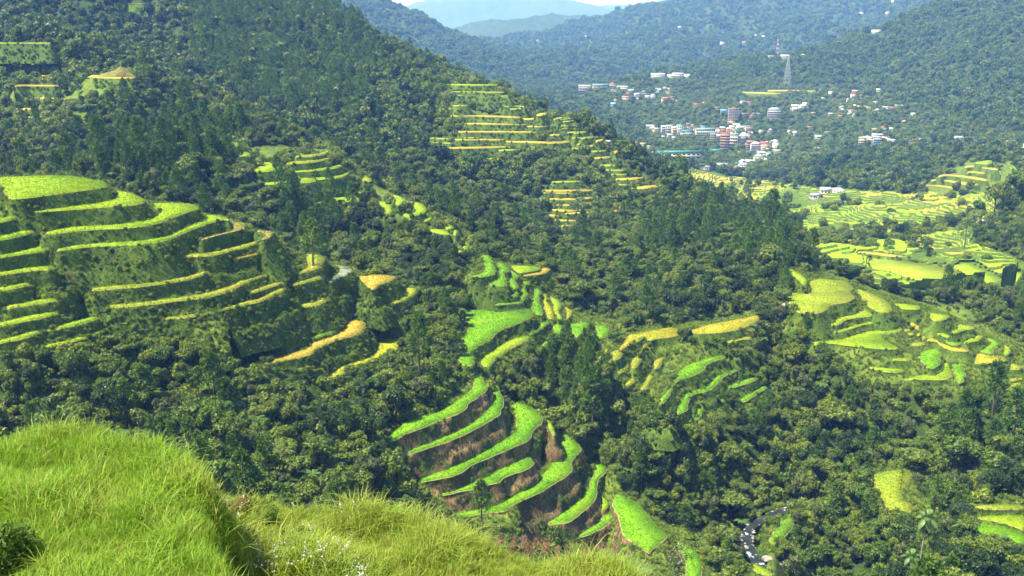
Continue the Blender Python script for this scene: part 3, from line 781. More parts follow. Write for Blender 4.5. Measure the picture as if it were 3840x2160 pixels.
BARK = plain('bark', (.13, .10, .075), .9, .05, .4, 1.5)
PALEBARK = plain('pale_bark', (.36, .33, .28), .85, .1, .3, 1.5)
LEAF = {
 'broad': leaf_mat('broadleaf', [(0.04, 0.0809, 0.0068), (0.0857, 0.1487, 0.0102), (0.1256, 0.1844, 0.0137), (0.0628, 0.1249, 0.0115), (0.1712, 0.226, 0.0171), (0.0913, 0.1309, 0.02)]),
 'deep': leaf_mat('deep_leaf', [(.024, .052, .008), (.034, .07, .010), (.046, .085, .012)]),
 'grey': leaf_mat('grey_leaf', [(0.0775, 0.1088, 0.0325), (0.1138, 0.1449, 0.0435), (0.0881, 0.1242, 0.029)]),
 'pine': leaf_mat('pine_needles', [(0.0598, 0.1263, 0.0144), (0.0864, 0.166, 0.0175), (0.113, 0.1992, 0.0224)], .6, .15, .2),
 'fern': leaf_mat('fern_leaf', [(0.09, 0.171, 0.0315), (0.117, 0.207, 0.0347), (0.0765, 0.153, 0.0221)], .45, .3, .3),
 'lightleaf': leaf_mat('light_leaf', [(0.095, 0.152, 0.0166), (0.133, 0.19, 0.0233), (0.076, 0.1425, 0.0133)]),
 'banana': leaf_mat('banana_leaf', [(.14, .25, .05), (.18, .28, .06)], .4, .35, .35),
 'shrub': leaf_mat('shrub_leaf', [(0.078, 0.132, 0.0115), (0.132, 0.204, 0.0144), (0.192, 0.252, 0.0231), (0.102, 0.144, 0.0216)]),
 'weed': leaf_mat('weed_leaf', [(.07, .13, .018), (.11, .18, .022), (.15, .21, .035)], .55, .2, .3),
 'tuft': leaf_mat('grass_blade', [(.11, .20, .018), (.17, .26, .025), (.23, .29, .04), (.10, .18, .018)], .6, .15, .35),
 'far': leaf_mat('far_leaf', [(0.0518, 0.0972, 0.0124), (0.0842, 0.1426, 0.0156), (0.1166, 0.1814, 0.0202), (0.0648, 0.1166, 0.0172), (0.1555, 0.2074, 0.0265)], .7, .1, .15, .12),
}
def lobed(rx, rz, zc, nl, lr, n, size, seed, inner=.12, flat=1.0):
    rg = np.random.default_rng(seed)
    C = rg.normal(0, 1, (nl, 3)); C = unit(C) * rg.uniform(.25, 1, (nl, 1)) * [rx, rx, rz]; C[:, 2] = C[:, 2] * 1.0 + zc
    r = rg.uniform(lr[0], lr[1], nl)
    pk = rg.choice(nl, n * 3, p=r ** 2 / (r ** 2).sum())
    d = unit(rg.normal(0, 1, (n * 3, 3)) + [0, 0, .35])
    Pt = C[pk] + d * (r[pk] * rg.uniform(.78, 1.08, n * 3))[:, None] * [1, 1, flat]
    ok = np.ones(len(Pt), bool)
    for c, q in zip(C, r): ok &= np.linalg.norm((Pt - c) / [1, 1, flat], axis=1) > q * .74
    Pt, d = Pt[ok][:n], d[ok][:n]
    a = leaves(Pt, d, size, .62, .55, rg)
    m = int(n * inner)
    pk = rg.choice(nl, m); d2 = unit(rg.normal(0, 1, (m, 3)))
    b = leaves(C[pk] + d2 * (r[pk] * .5)[:, None], d2, size * 2.6, .8, .5, rg)
    return join([a, b])
PROTO = {}
def proto(name, parts, mat):
    V, F = parts if isinstance(parts, tuple) else join(parts)
    PROTO[name] = mesh_from(name, V, F, [mat])
    return PROTO[name]
for k in range(4):
    proto('crown_broad_%d' % k, lobed(2.3 + .4 * (k % 2), 1.5 + .5 * (k // 2), 4.2 + .4 * k, 15, (.5, 1.2), 1000, .42, 40 + k), LEAF['broad'])
for k in range(2):
    proto('crown_grey_%d' % k, lobed(1.7, 2.3, 4.4, 15, (.4, .9), 850, .36, 60 + k), LEAF['grey'])
for k in range(2): proto('crown_deep_%d' % k, lobed(2.2 + .5 * k, 1.9 - .3 * k, 4.6, 14, (.6, 1.3), 950, .40, 160 + k), LEAF['deep'])
proto('crown_flat', lobed(2.9, .8, 5.2, 11, (.8, 1.3), 800, .5, 71, .12, .7), LEAF['lightleaf'])
proto('crown_light', lobed(1.7, 1.5, 3.6, 8, (.8, 1.2), 700, .5, 72), LEAF['lightleaf'])
for k in range(3):
    proto('crown_mid_%d' % k, lobed(2.1, 1.6, 4.2, 7, (1.1, 1.6), 230, 1.0, 80 + k), LEAF['broad'])
for k in range(4):                                   # several crowns that read as one from kilometres away
    proto('crown_far_%d' % k, lobed(4.5, 2.2, 3.6, 9, (1.7, 2.7), 210, 2.1, 90 + k), LEAF['far'])
proto('trunk_broad', tube([(0, 0, -1.5), (.1, .05, 1.5), (.05, -.1, 3.2), (.2, .1, 4.6)], [.24, .2, .15, .07]), BARK)
def pine_crown(h, r, seed, n=95):
    rg = np.random.default_rng(seed); out = []
    z0 = h * .36
    for i in range(n):
        t = rg.uniform(0, 1) ** .8; z = z0 + t * (h - z0)
        rr = r * (1 - t) ** .62 * rg.uniform(.35, 1.05) + .15
        a = rg.uniform(0, 6.28) if i % 3 else (i * 2.4)
        c = np.array([rr * math.cos(a), rr * math.sin(a), z + rr * .18])
        m = 11
        d = unit(rg.normal(0, 1, (m, 3)) + [.5 * math.cos(a), .5 * math.sin(a), .55])
        L = rg.uniform(.7, 1.15, m)[:, None]
        sd = unit(np.cross(d, rg.normal(0, 1, (m, 3)))) * .13
        V = np.stack([c + d * .05 - sd * .4, c + d * L * .6 + sd, c + d * L, c + d * L * .6 - sd], 1)
        out.append((V.reshape(-1, 3), np.arange(m * 4).reshape(-1, 4)))
        if i % 2 == 0:
            V = np.array([(0, 0, z - rr * .1), (0, 0, z - rr * .1 + .12), c + [0, 0, .05], c - [0, 0, .05]]); out.append((V, np.array([[0, 1, 2, 3]])))
    return join(out)
for k in range(3): proto('crown_pine_%d' % k, pine_crown(13 + k, 2.9 + .2 * k, 100 + k), LEAF['pine'])
proto('crown_pine_mid', pine_crown(13, 3.0, 110, 34), LEAF['pine'])
proto('trunk_pine', tube([(0, 0, -1.5), (.1, 0, 4), (.0, .1, 9), (.05, 0, 13)], [.3, .24, .15, .05]), BARK)
def frond(L, droop, az, el, n=9, w=.42, z0=0., fill=.78):
    V, F = [], []
    ca, sa = math.cos(az), math.sin(az)
    pts = []
    for i in range(n + 1):
        t = i / n; r = L * t * math.cos(el) * (1 - .15 * droop * t); z = z0 + L * (t * math.sin(el) - droop * t * t * .75)
        pts.append(np.array([r * ca, r * sa, z]))
    side = np.array([-sa, ca, 0])
    for i in range(n):
        a, b = pts[i], pts[i + 1]; m = (a + b) / 2
        wd = w * L * math.sin(math.pi * min(1, (i + .8) / (n + .6))) ** .7 * .5
        for sg in (-1, 1):
            k = len(V); d = unit(b - a)
            V += [a, a + (b - a) * fill, m + side * sg * wd + d * wd * .55 - np.array([0, 0, .22 * wd]), m + side * sg * wd * .75 + d * wd * .1 - np.array([0, 0, .16 * wd])]
            F.append((k, k + 1, k + 2, k + 3))
    return np.array(V), np.array(F)
def fern_crown(h, L, nf, seed):
    rg = random.Random(seed)
    return join([frond(L * rg.uniform(.8, 1.1), rg.uniform(.45, .8), 6.283 * i / nf + rg.uniform(-.2, .2), rg.uniform(.35, .75), 10, .36, h) for i in range(nf)])
for k in range(2): proto('crown_fern_%d' % k, fern_crown(3.6, 2.5, 11, 5 + k), LEAF['fern'])
proto('trunk_fern', tube([(0, 0, -1.5), (.06, .03, 1.5), (0, 0, 3.7)], [.14, .11, .1], 5), BARK)
def banana(h, seed):
    rg = random.Random(seed); out = []
    for i in range(8):
        out.append(frond(rg.uniform(1.9, 2.5), rg.uniform(.35, .9), i * 2.4, rg.uniform(.6, 1.2), 6, .26, h))
    return join(out)
proto('crown_banana', banana(2.2, 3), LEAF['banana'])
proto('trunk_banana', tube([(0, 0, -.6), (0, 0, 1.2), (.05, 0, 2.3)], [.2, .17, .1], 6), LEAF['weed'])
for k in range(3): proto('shrub_%d' % k, lobed(.9, .5, .7, 6, (.45, .75), 260, .34, 120 + k, .1), LEAF['shrub'])
proto('weed_bush', lobed(.8, .4, .45, 6, (.35, .6), 200, .3, 130, .1), LEAF['weed'])
def tuft(nb, h, spread, width, seed, bend=.5):
    rg = np.random.default_rng(seed); V, F = [], []
    for i in range(nb):
        a = rg.uniform(0, 6.283); r0 = rg.uniform(0, spread); L = h * rg.uniform(.6, 1.1); bn = bend * rg.uniform(.3, 1.3); w = width * rg.uniform(.7, 1.2)
        az = rg.uniform(0, 6.283); d = np.array([math.cos(az), math.sin(az), 0]); s = np.array([-d[1], d[0], 0])
        b0 = np.array([math.cos(a) * r0, math.sin(a) * r0, 0]); m = b0 + d * L * bn * .28 + np.array([0, 0, L * .62]); e = b0 + d * L * bn + np.array([0, 0, L * (1 - .35 * bn)])
        k = len(V); V += [b0 - s * w, b0 + s * w, m + s * w * .8, m - s * w * .8, e]
        F += [(k, k + 1, k + 2, k + 3), (k + 3, k + 2, k + 4, k + 4)]
    F = [f if f[2] != f[3] else f[:3] for f in F]
    return V, F
def tuft_mesh(name, *a, mat=None):
    V, F = tuft(*a); PROTO[name] = mesh_from(name, V, F, [mat or LEAF['tuft']]); return PROTO[name]
tuft_mesh('slope_tuft', 14, .95, .28, .05, 1, .75)
tuft_mesh('slope_tuft_long', 16, 1.3, .3, .05, 2, .9)
PROBJ = {}
def pobj(name):
    if name not in PROBJ: PROBJ[name] = bpy.data.objects.new(name, PROTO[name])
    return PROBJ[name]

# ---------------------------------------------------------------- node groups that set plants out
def gn_points(names):
    """plants on the points of a mesh; which, how big and how turned is stored on the points"""
    ng = bpy.data.node_groups.new('set_out_plants', 'GeometryNodeTree')
    ng.interface.new_socket('Geometry', in_out='INPUT', socket_type='NodeSocketGeometry'); ng.interface.new_socket('Geometry', in_out='OUTPUT', socket_type='NodeSocketGeometry')
    N, Lk = ng.nodes, ng.links
    gi_, go = N.new('NodeGroupInput'), N.new('NodeGroupOutput')
    jn = N.new('GeometryNodeJoinGeometry')
    for nm in reversed(names):
        oi = N.new('GeometryNodeObjectInfo'); oi.inputs['Object'].default_value = pobj(nm); oi.inputs['As Instance'].default_value = True; oi.transform_space = 'ORIGINAL'
        Lk.new(oi.outputs['Geometry'], jn.inputs[0])
    def na(nm, typ):
        q = N.new('GeometryNodeInputNamedAttribute'); q.data_type = typ; q.inputs['Name'].default_value = nm; return q.outputs[0]
    mp = N.new('GeometryNodeMeshToPoints'); ip = N.new('GeometryNodeInstanceOnPoints')
    Lk.new(gi_.outputs[0], mp.inputs['Mesh']); Lk.new(mp.outputs[0], ip.inputs['Points']); Lk.new(jn.outputs[0], ip.inputs['Instance'])
    ip.inputs['Pick Instance'].default_value = True
    Lk.new(na('idx', 'INT'), ip.inputs['Instance Index'])
    cx = N.new('ShaderNodeCombineXYZ'); Lk.new(na('rot', 'FLOAT'), cx.inputs['Z']); Lk.new(na('tilt', 'FLOAT'), cx.inputs['X'])
    er = N.new('FunctionNodeEulerToRotation'); Lk.new(cx.outputs[0], er.inputs[0]); Lk.new(er.outputs[0], ip.inputs['Rotation'])
    Lk.new(na('scl', 'FLOAT_VECTOR'), ip.inputs['Scale'])
    Lk.new(ip.outputs[0], go.inputs[0])
    return ng
GNP = {}
def scatter(name, pts, scl, idx, names, tilt=0.0, rg=None, **props):
    rg = rg or RNG
    n = len(pts)
    if n == 0: return None
    me = mesh_from(name, pts, [])
    scl = np.asarray(scl, float)
    if scl.ndim == 1: scl = scl[:, None] * np.stack([rg.uniform(.8, 1.25, n), rg.uniform(.8, 1.25, n), rg.uniform(.75, 1.3, n)], 1)
    for nm, typ, dat in (('idx', 'INT', np.asarray(idx, np.int32)), ('rot', 'FLOAT', rg.uniform(0, 6.283, n).astype(np.float32)), ('tilt', 'FLOAT', (rg.normal(0, 1, n) * tilt).astype(np.float32))):
        me.attributes.new(nm, typ, 'POINT').data.foreach_set('value', dat)
    me.attributes.new('scl', 'FLOAT_VECTOR', 'POINT').data.foreach_set('vector', scl.astype(np.float32).ravel())
    o = add(name, me, None, True, kind='stuff', **props)
    key = tuple(names)
    if key not in GNP: GNP[key] = gn_points(names)
    md = o.modifiers.new('plants', 'NODES'); md.node_group = GNP[key]
    return o
def gn_sow(nm, smin, smax, tilt=.25, thin=1.0):
    """plants sown over the faces of a bed or a wall; the bed itself stays"""
    ng = bpy.data.node_groups.new('sow_' + nm, 'GeometryNodeTree')
    ng.interface.new_socket('Geometry', in_out='INPUT', socket_type='NodeSocketGeometry'); ng.interface.new_socket('Geometry', in_out='OUTPUT', socket_type='NodeSocketGeometry')
    N, Lk = ng.nodes, ng.links
    gi_, go = N.new('NodeGroupInput'), N.new('NodeGroupOutput')
    oi = N.new('GeometryNodeObjectInfo'); oi.inputs['Object'].default_value = pobj(nm); oi.inputs['As Instance'].default_value = True
    q = N.new('GeometryNodeInputNamedAttribute'); q.data_type = 'FLOAT'; q.inputs['Name'].default_value = 'sow'
    d = N.new('GeometryNodeDistributePointsOnFaces'); Lk.new(gi_.outputs[0], d.inputs['Mesh']); mm_ = N.new('ShaderNodeMath'); mm_.operation = 'MULTIPLY'; mm_.inputs[1].default_value = thin; Lk.new(q.outputs[0], mm_.inputs[0]); Lk.new(mm_.outputs[0], d.inputs['Density'])
    ip = N.new('GeometryNodeInstanceOnPoints'); Lk.new(d.outputs['Points'], ip.inputs['Points']); Lk.new(oi.outputs['Geometry'], ip.inputs['Instance'])
    rv = N.new('FunctionNodeRandomValue'); rv.data_type = 'FLOAT_VECTOR'; rv.inputs[0].default_value = (-tilt, -tilt, 0); rv.inputs[1].default_value = (tilt, tilt, 6.283)
    er = N.new('FunctionNodeEulerToRotation'); Lk.new(rv.outputs[0], er.inputs[0]); Lk.new(er.outputs[0], ip.inputs['Rotation'])
    rs = N.new('FunctionNodeRandomValue'); rs.data_type = 'FLOAT'; rs.inputs[2].default_value = smin; rs.inputs[3].default_value = smax
    Lk.new(rs.outputs[1], ip.inputs['Scale'])
    jn = N.new('GeometryNodeJoinGeometry'); Lk.new(ip.outputs[0], jn.inputs[0]); Lk.new(gi_.outputs[0], jn.inputs[0]); Lk.new(jn.outputs[0], go.inputs[0])
    return ng

# ---------------------------------------------------------------- paddies
for kd, m in CROP.items():
    V, F = tuft(9, .4, .3, .035, 11, .55); PROTO['rice_' + kd] = mesh_from('rice_' + kd, V, F, [m])
SOW = {kd: gn_sow('rice_' + kd, .75, 1.2) for kd in CROP if kd != 'water'}
SOW_WALL = gn_sow('slope_tuft', .45, 1.0, .5); SOW_SMALL = gn_sow('slope_tuft', .35, .75, .5); SOW_WEED = gn_sow('shrub_1', .35, .95, .3, .06); SOW_FAR = gn_sow('weed_bush', .5, 1.5, .3, .35)
TERR_NAMES = {'L': 'broad grassy rice terraces climbing the near hillside', 'H': 'small rice terraces stepping down the ridge behind the dark thicket', 'Q': 'bright green terraces stepping down the nearest spur',
 'F': 'half ripe terraces on the knoll beyond the bright spur', 'E': 'soft green terraces on the spur across the stream', 'B': 'small meadows and paddies beside the stream', 'U': 'golden terraces high on the slope behind the wide lime paddy',
 'D': 'narrow golden terraces ringing the hill in the middle', 'V': 'wide pale green flats along the valley floor', 'R': 'golden steps on the wooded slope beyond the flats', 'T': 'thin golden terraces under the lattice tower'}
ROOT = {}
for g in TERR_NAMES: ROOT[g] = empty('rice_terraces', kind='structure', label=TERR_NAMES[g])
WKIND = {'L': 'lush', 'H': 'grassy', 'Q': 'grassy', 'F': 'lush', 'E': 'lush', 'B': 'lush', 'U': 'lush', 'D': 'grassy', 'V': 'lush', 'R': 'grassy', 'T': 'lush'}
SOWN = {'L': 1.4, 'Q': 1.5, 'F': 1.6, 'E': 1.1, 'B': 2.0, 'H': .7}
KNAME = {'lime': 'lime green', 'limey': 'yellow green', 'bright': 'bright green', 'gold': 'golden', 'gold2': 'pale gold', 'gold3': 'half ripe yellow', 'olive': 'olive green', 'olive2': 'soft green', 'grass': 'grassy', 'fallow': 'fallow brown', 'water': 'flooded grey'}
nC = 0
for i, (g, kind, poly) in enumerate(pads):
    Ym = FOOT[i][:, 1].mean(); z = PZ[i]
    w = resample(FOOT[i], max(.7, Ym * .0028)); n = len(w)
    area = .5 * np.sum(w[:, 0] * np.roll(w[:, 1], -1) - np.roll(w[:, 0], -1) * w[:, 1])
    if area < 0: w = w[::-1]
    e = np.roll(w, -1, 0) - np.roll(w, 1, 0); nrm = unit(np.stack([e[:, 1], -e[:, 0]], 1))
    wig = fbm(w[:, 0] / 2.5, w[:, 1] / 2.5, 2, i) * min(.25, Ym * .0006)
    w = w + nrm * wig[:, None]
    ch = {'D': .45, 'U': .7, 'R': .7, 'T': 1.0, 'H': .55, 'V': .12}.get(g, .38) if kind not in ('water', 'fallow') else .05
    ins = min(.38, abs(area) / (np.linalg.norm(e, axis=1).sum() / 2) * .3) if g not in 'DURT' else .12
    inn = w - nrm * ins
    V = [(p_[0], p_[1], z) for p_ in w] + [(p_[0], p_[1], z + .02) for p_ in inn] + [(p_[0], p_[1], z + ch + .06 * math.sin(k_ * 1.7)) for k_, p_ in enumerate(inn)]
    F, mi = [], []
    for k in range(n):
        k2 = (k + 1) % n
        F.append((k, k2, n + k2, n + k)); mi.append(1)
        F.append((n + k, n + k2, 2 * n + k2, 2 * n + k)); mi.append(0)
    for t in mgeo.tessellate_polygon([[Vector((p_[0], p_[1], 0)) for p_ in inn]]):
        F.append(tuple(2 * n + q for q in t)); mi.append(0)
    me = mesh_from('rice_paddy', V, F, [CROP[kind], DIKE], False, mi)
    lab = {}
    if kind in ('water', 'fallow') or abs(area) > 900: lab['label'] = KNAME[kind] + (' shallow pool among the terraces' if kind == 'water' else ' paddy' + (', one of the widest beds' if abs(area) > 900 else ''))
    pd = add('rice_paddy', me, ROOT[g], **lab)
    if g in SOWN and kind in SOW:
        me.attributes.new('sow', 'FLOAT', 'FACE').data.foreach_set('value', (np.array(mi) == 0).astype(np.float32) * SOWN[g])
        pd.modifiers.new('rice', 'NODES').node_group = SOW[kind]
    # retaining wall down to the ground below
    bat = .35 if g in 'QH' else 1.0 if g == 'V' else .5
    out = w + nrm * (1.0 + Ym * .002)
    gz = ground(out[:, 0], out[:, 1])
    h = np.clip(z - gz + .6, .25, 12.0)
    far2 = w + nrm * (h * bat)[:, None]
    h = np.clip(np.maximum(h, z - ground(far2[:, 0], far2[:, 1]) + .5), .25, 14.0)
    if h.max() < .6: continue
    wk = WKIND[g]
    cu = poly[:, 0].mean() / 1.4907; cv = poly[:, 1].mean() / 1.4907
    if g == 'Q' and cv > 1000: wk = 'dry'
    if g == 'L' and cv < 600: wk = 'grassy'
    PROF = ((0, 0), (.08, .03), (.28, .14), (.45, .26), (.49, .62), (.74, .78), (1, 1)) if Ym < 480 else ((0, 0), (.5, .5), (1, 1))
    RN = len(PROF)
    step = np.clip(fbm(w[:, 0] / 16., w[:, 1] / 16., 2, i + 90) * 2 + .6, 0, 1)
    V, F = [], []
    for r, (t, lg) in enumerate(PROF):
        tt = t + (fbm(w[:, 0] / 7., w[:, 1] / 7., 2, i + 130) * .07 if 0 < t < 1 else 0)
        off = h * bat * (step * lg + (1 - step) * t) + (fbm(w[:, 0] / 2.4 + 7, w[:, 1] / 2.4 + h * t / 1.7, 3, i + 50) * (.3 if g in 'EFB' else .45)) * (t > 0) * min(1., Ym / 300.) + .004
        q = w + nrm * off[:, None]
        zz = z - .003 - h * tt
        V += [(q[k, 0], q[k, 1], zz[k]) for k in range(n)]
    for r in range(RN - 1):
        for k in range(n): F.append((r * n + k, (r + 1) * n + k, (r + 1) * n + (k + 1) % n, r * n + (k + 1) % n))
    wme = mesh_from('terrace_wall', V, F, [WALL[wk]], True)
    wo = add('terrace_wall', wme, pd)
    if Ym < 470:
        dens = {'dry': .4, 'grassy': 1.0, 'lush': 2.2}[wk] * (.5 if g in 'EF' else 1)
        wme.attributes.new('sow', 'FLOAT', 'FACE').data.foreach_set('value', np.full(len(F), dens, np.float32))
        wo.modifiers.new('grass', 'NODES').node_group = SOW_SMALL if g in 'EF' else SOW_WALL
        if g in 'LQEF' and wk != 'dry': wo.modifiers.new('weeds', 'NODES').node_group = SOW_WEED
    elif Ym < 950:
        wme.attributes.new('sow', 'FLOAT', 'FACE').data.foreach_set('value', np.full(len(F), .35, np.float32))
        wo.modifiers.new('grass', 'NODES').node_group = SOW_FAR

# ---------------------------------------------------------------- the stepped valley floor, bed by bed
va = np.arange(.135, .5201, .00125); vb = np.arange(math.log(525.), math.log(1560.), .0029)
VB, VA = np.meshgrid(vb, va, indexing='ij'); VY = np.exp(VB); VX = VA * VY
h0 = interp_grid(GZ, GB, GA, VB.ravel(), VA.ravel()).reshape(VB.shape)
for _ in range(6): h0 = .5 * h0 + .125 * (np.roll(h0, 1, 0) + np.roll(h0, -1, 0) + np.roll(h0, 1, 1) + np.roll(h0, -1, 1))
vu, vv = proj(VX, VY, h0)
inV = inside(ZV[0], vu, vv) & (interp_grid(fixed.astype(float), GB, GA, VB.ravel(), VA.ravel()).reshape(VB.shape) < .02) & ~in_zone(ZR, vu, vv, VY)
hw = h0 + 2.4 * fbm(VX / 60., VY / 75., 3, 41) + .0035 * VX
lev = np.floor(hw / 1.15)
hs = h0 + (lev * 1.15 - hw) + 1.4                   # flat only along its own contour band
fr = hw / 1.15 - lev
hs = lev * 1.15 - (hw - h0) * .6 + 1.3
cellx = np.floor((VX + 14 * fbm(VX / 50., VY / 50., 2, 43) + lev * 13.7) / 38.)
bush = fbm(VX / 55., VY / 45., 3, 47) > np.where(vv / 1.4907 > 540, .42, .9)
c00 = slice(0, -1), slice(0, -1)
L4 = np.stack([lev[:-1, :-1], lev[:-1, 1:], lev[1:, 1:], lev[1:, :-1]], -1)
flat = (L4.max(-1) == L4.min(-1)) & ~bush[:-1, :-1] & (fr[:-1, :-1] > .10)
use = inV[:-1, :-1] & inV[1:, 1:]
vi = np.arange(VB.size).reshape(VB.shape)
VF = np.stack([vi[:-1, :-1], vi[:-1, 1:], vi[1:, 1:], vi[1:, :-1]], -1)
VP = np.stack([VX, VY, hs], -1).reshape(-1, 3)
def submesh(name, faces, mats):
    u_, inv = np.unique(faces, return_inverse=True)
    return mesh_from(name, VP[u_], inv.reshape(faces.shape), mats, False)
vroot = empty('rice_terraces', kind='structure', label='golden and green rice terraces filling the valley floor below the town')
M_BANK = WALL['lush']
add('terrace_bank', submesh('terrace_bank', VF[use & ~flat], [M_BANK]), vroot)
key = (lev[:-1, :-1] * 1000 + cellx[:-1, :-1])
key = np.where(use & flat, key, np.nan)
ks, cnt = np.unique(key[~np.isnan(key)], return_counts=True)
order = np.argsort(-cnt)
small = []
for q, o_ in enumerate(order):
    f = VF[key == ks[o_]]
    if q >= 290 or cnt[o_] < 10: small.append(f); continue
    c_ = VP[f.ravel()].mean(0); r_ = fbm(np.array([c_[0] / 130.]), np.array([c_[1] / 160.]), 2, 53)[0] + RNG.normal(0, .3)
    pu, pv = proj(*c_); gold_ = .25 + (3080 - pu) / 900. + (860 - pv) / 900. 
    r_ += gold_ * .7 - .5 * (c_[1] < 660)
    kd = 'gold' if r_ > .62 else 'gold3' if r_ > .3 else 'gold2' if r_ > .05 else 'olive2' if r_ > -.3 else 'lime'
    add('rice_paddy', submesh('rice_paddy', f, [CROP[kd]]), vroot)
if small: add('rice_paddy_edges', submesh('rice_paddy_edges', np.concatenate(small), [CROP['gold3']]), vroot, kind='stuff')

# ---------------------------------------------------------------- the town and the scattered houses
TILES.update({'q': (2100, 240, 640 / 2576.), 'r': (2600, 300, 640 / 2576.), 's': (3140, 300, 700 / 2576.)})
CW = {'white': (.60, .60, .58), 'cream': (.66, .60, .44), 'grey': (.36, .37, .38), 'tan': (.48, .38, .27), 'brown': (.22, .15, .11), 'blue': (.30, .42, .58), 'concrete': (.42, .40, .38), 'orange': (.42, .26, .15), 'pale green': (.55, .66, .48), 'pale blue': (.52, .66, .76)}
CR = {'white': (.66, .66, .66), 'green': (.16, .36, .28), 'dark green': (.05, .22, .18), 'blue': (.16, .30, .55), 'pale blue': (.36, .58, .78), 'red': (.48, .12, .09), 'rust': (.34, .14, .08), 'orange': (.50, .24, .14), 'grey': (.36, .39, .42), 'brown': (.20, .13, .10), 'silver': (.60, .62, .64), 'pale green': (.50, .64, .46), 'thatch': (.36, .28, .18), 'teal': (.10, .30, .29)}
MW = {k: plain('wall_' + k.replace(' ', '_'), v, .85, .1, .18, .8) for k, v in CW.items()}
MR = {k: plain('roof_' + k.replace(' ', '_'), v, .5, .3, .2, .9) for k, v in CR.items()}
M_WIN = plain('window_dark', (.03, .035, .045), .25, .5, .2, 1.)
M_SLAB = plain('slab_concrete', (.40, .385, .37), .85, .1, .15, .8)
BOXF = np.array([(0, 2, 3, 1), (4, 5, 7, 6), (0, 1, 5, 4), (2, 6, 7, 3), (0, 4, 6, 2), (1, 3, 7, 5)])
def box(x0, x1, y0, y1, z0, z1): return np.array([(x, y, z) for z in (z0, z1) for y in (y0, y1) for x in (x0, x1)], float), BOXF
def gable(w, d, z, h, ov=.35, axis='x'):
    a, b = w / 2 + ov, d / 2 + ov
    if axis == 'x': V = [(-a, -b, z), (a, -b, z), (a, b, z), (-a, b, z), (-a, 0, z + h), (a, 0, z + h)]; F = [(0, 1, 5, 4), (2, 3, 4, 5), (0, 4, 3), (1, 2, 5), (0, 3, 2, 1)]
    else: V = [(-a, -b, z), (a, -b, z), (a, b, z), (-a, b, z), (0, -b, z + h), (0, b, z + h)]; F = [(0, 4, 5, 3), (1, 2, 5, 4), (0, 1, 4), (2, 3, 5), (0, 3, 2, 1)]
    return V, F
def hip(w, d, z, h, ov=.4):
    a, b = w / 2 + ov, d / 2 + ov; r = max(.05, (w - d) / 2)
    return [(-a, -b, z), (a, -b, z), (a, b, z), (-a, b, z), (-r, 0, z + h), (r, 0, z + h)], [(0, 1, 5, 4), (2, 3, 4, 5), (3, 0, 4), (1, 2, 5), (0, 3, 2, 1)]
def shed(w, d, z, h, ov=.35):
    a, b = w / 2 + ov, d / 2 + ov
    return [(-a, -b, z), (a, -b, z), (a, b, z + h), (-a, b, z + h), (-a, -b, z - .18), (a, -b, z - .18), (a, b, z + h - .18), (-a, b, z + h - .18)], [(0, 1, 2, 3), (4, 7, 6, 5), (0, 4, 5, 1), (1, 5, 6, 2), (2, 6, 7, 3), (3, 7, 4, 0)]
def place_of(v): return v
HXY = []
def house(t, x0, x1, yt, yb, st, wall, roof, rt, words, cat='house', group=None, name='house'):
    T = TILES[t]; u = T[0] + (x0 + x1) / 2 * T[2]; v1 = T[1] + yb * T[2]; v0 = T[1] + yt * T[2]
    q = trace(u, v1, 400.)
    if q is None: return None
    pxm = q[1] / FPX * 1.02
    w = max(3.6, (x1 - x0) * T[2] * pxm); H = max(2.8, (yb - yt) * T[2] * pxm); d = min(max(5.0, w * .8), 13)
    rh = {'flat': .5, 'shed': min(1.6, H * .35), 'gable': min(3.2, H * .45), 'gabley': min(3.6, H * .5), 'hip': min(3.2, H * .45), 'cone': H * .6}[rt]
    wh = max(1.6, H - rh); rz = random.uniform(-.35, .35)
    HXY.append((q[0], q[1], w, u, v0, v1)); props = {'label': words, 'category': cat}
    if group: props['group'] = group
    e = empty(name, (q[0], q[1] + d * .3, q[2]), rz, 1, **props)
    add('wall', mesh_from('wall', *box(-w / 2, w / 2, -d / 2, d / 2, -4.0, wh), [MW[wall]]), e)
    if rt == 'flat': rp = box(-w / 2 - .3, w / 2 + .3, -d / 2 - .3, d / 2 + .3, wh, wh + .45)
    elif rt == 'shed': rp = shed(w, d, wh + .2, rh)
    elif rt == 'hip': rp = hip(w, d, wh + .01, rh)
    elif rt == 'cone': rp = hip(w, w * .98, wh + .01, rh, .8)
    else: rp = gable(w, d, wh + .01, rh, .4, 'y' if rt == 'gabley' else 'x')
    add('roof', mesh_from('roof', rp[0], rp[1], [MR[roof]]), e)
    sh = wh / st; V, F = [], []
    for s_ in range(st):
        z = s_ * sh
        nw = max(2, min(9, int(w / 2.6)))
        for k in range(nw):
            cx_ = -w / 2 + w * (k + .5) / nw
            a = box(cx_ - w / nw * .30, cx_ + w / nw * .30, -d / 2 - .03, -d / 2 + .1, z + sh * .32, z + sh * .74)
            F.append(a[1] + len(V) * 8); V.append(a[0])
        for sg in (-1, 1):
            a = box(sg * w / 2 - .05, sg * w / 2 + .03, -d * .25, d * .15, z + sh * .32, z + sh * .74)
            F.append(a[1] + len(V) * 8); V.append(a[0])
        if s_ and st > 1: add('floor_slab', mesh_from('floor_slab', *box(-w / 2 - .35, w / 2 + .35, -d / 2 - .9, -d / 2 - .002, z - .12, z + .16), [M_SLAB]), e)
    add('windows', mesh_from('windows', np.concatenate(V), np.concatenate(F), [M_WIN]), e, kind='stuff')
    return e
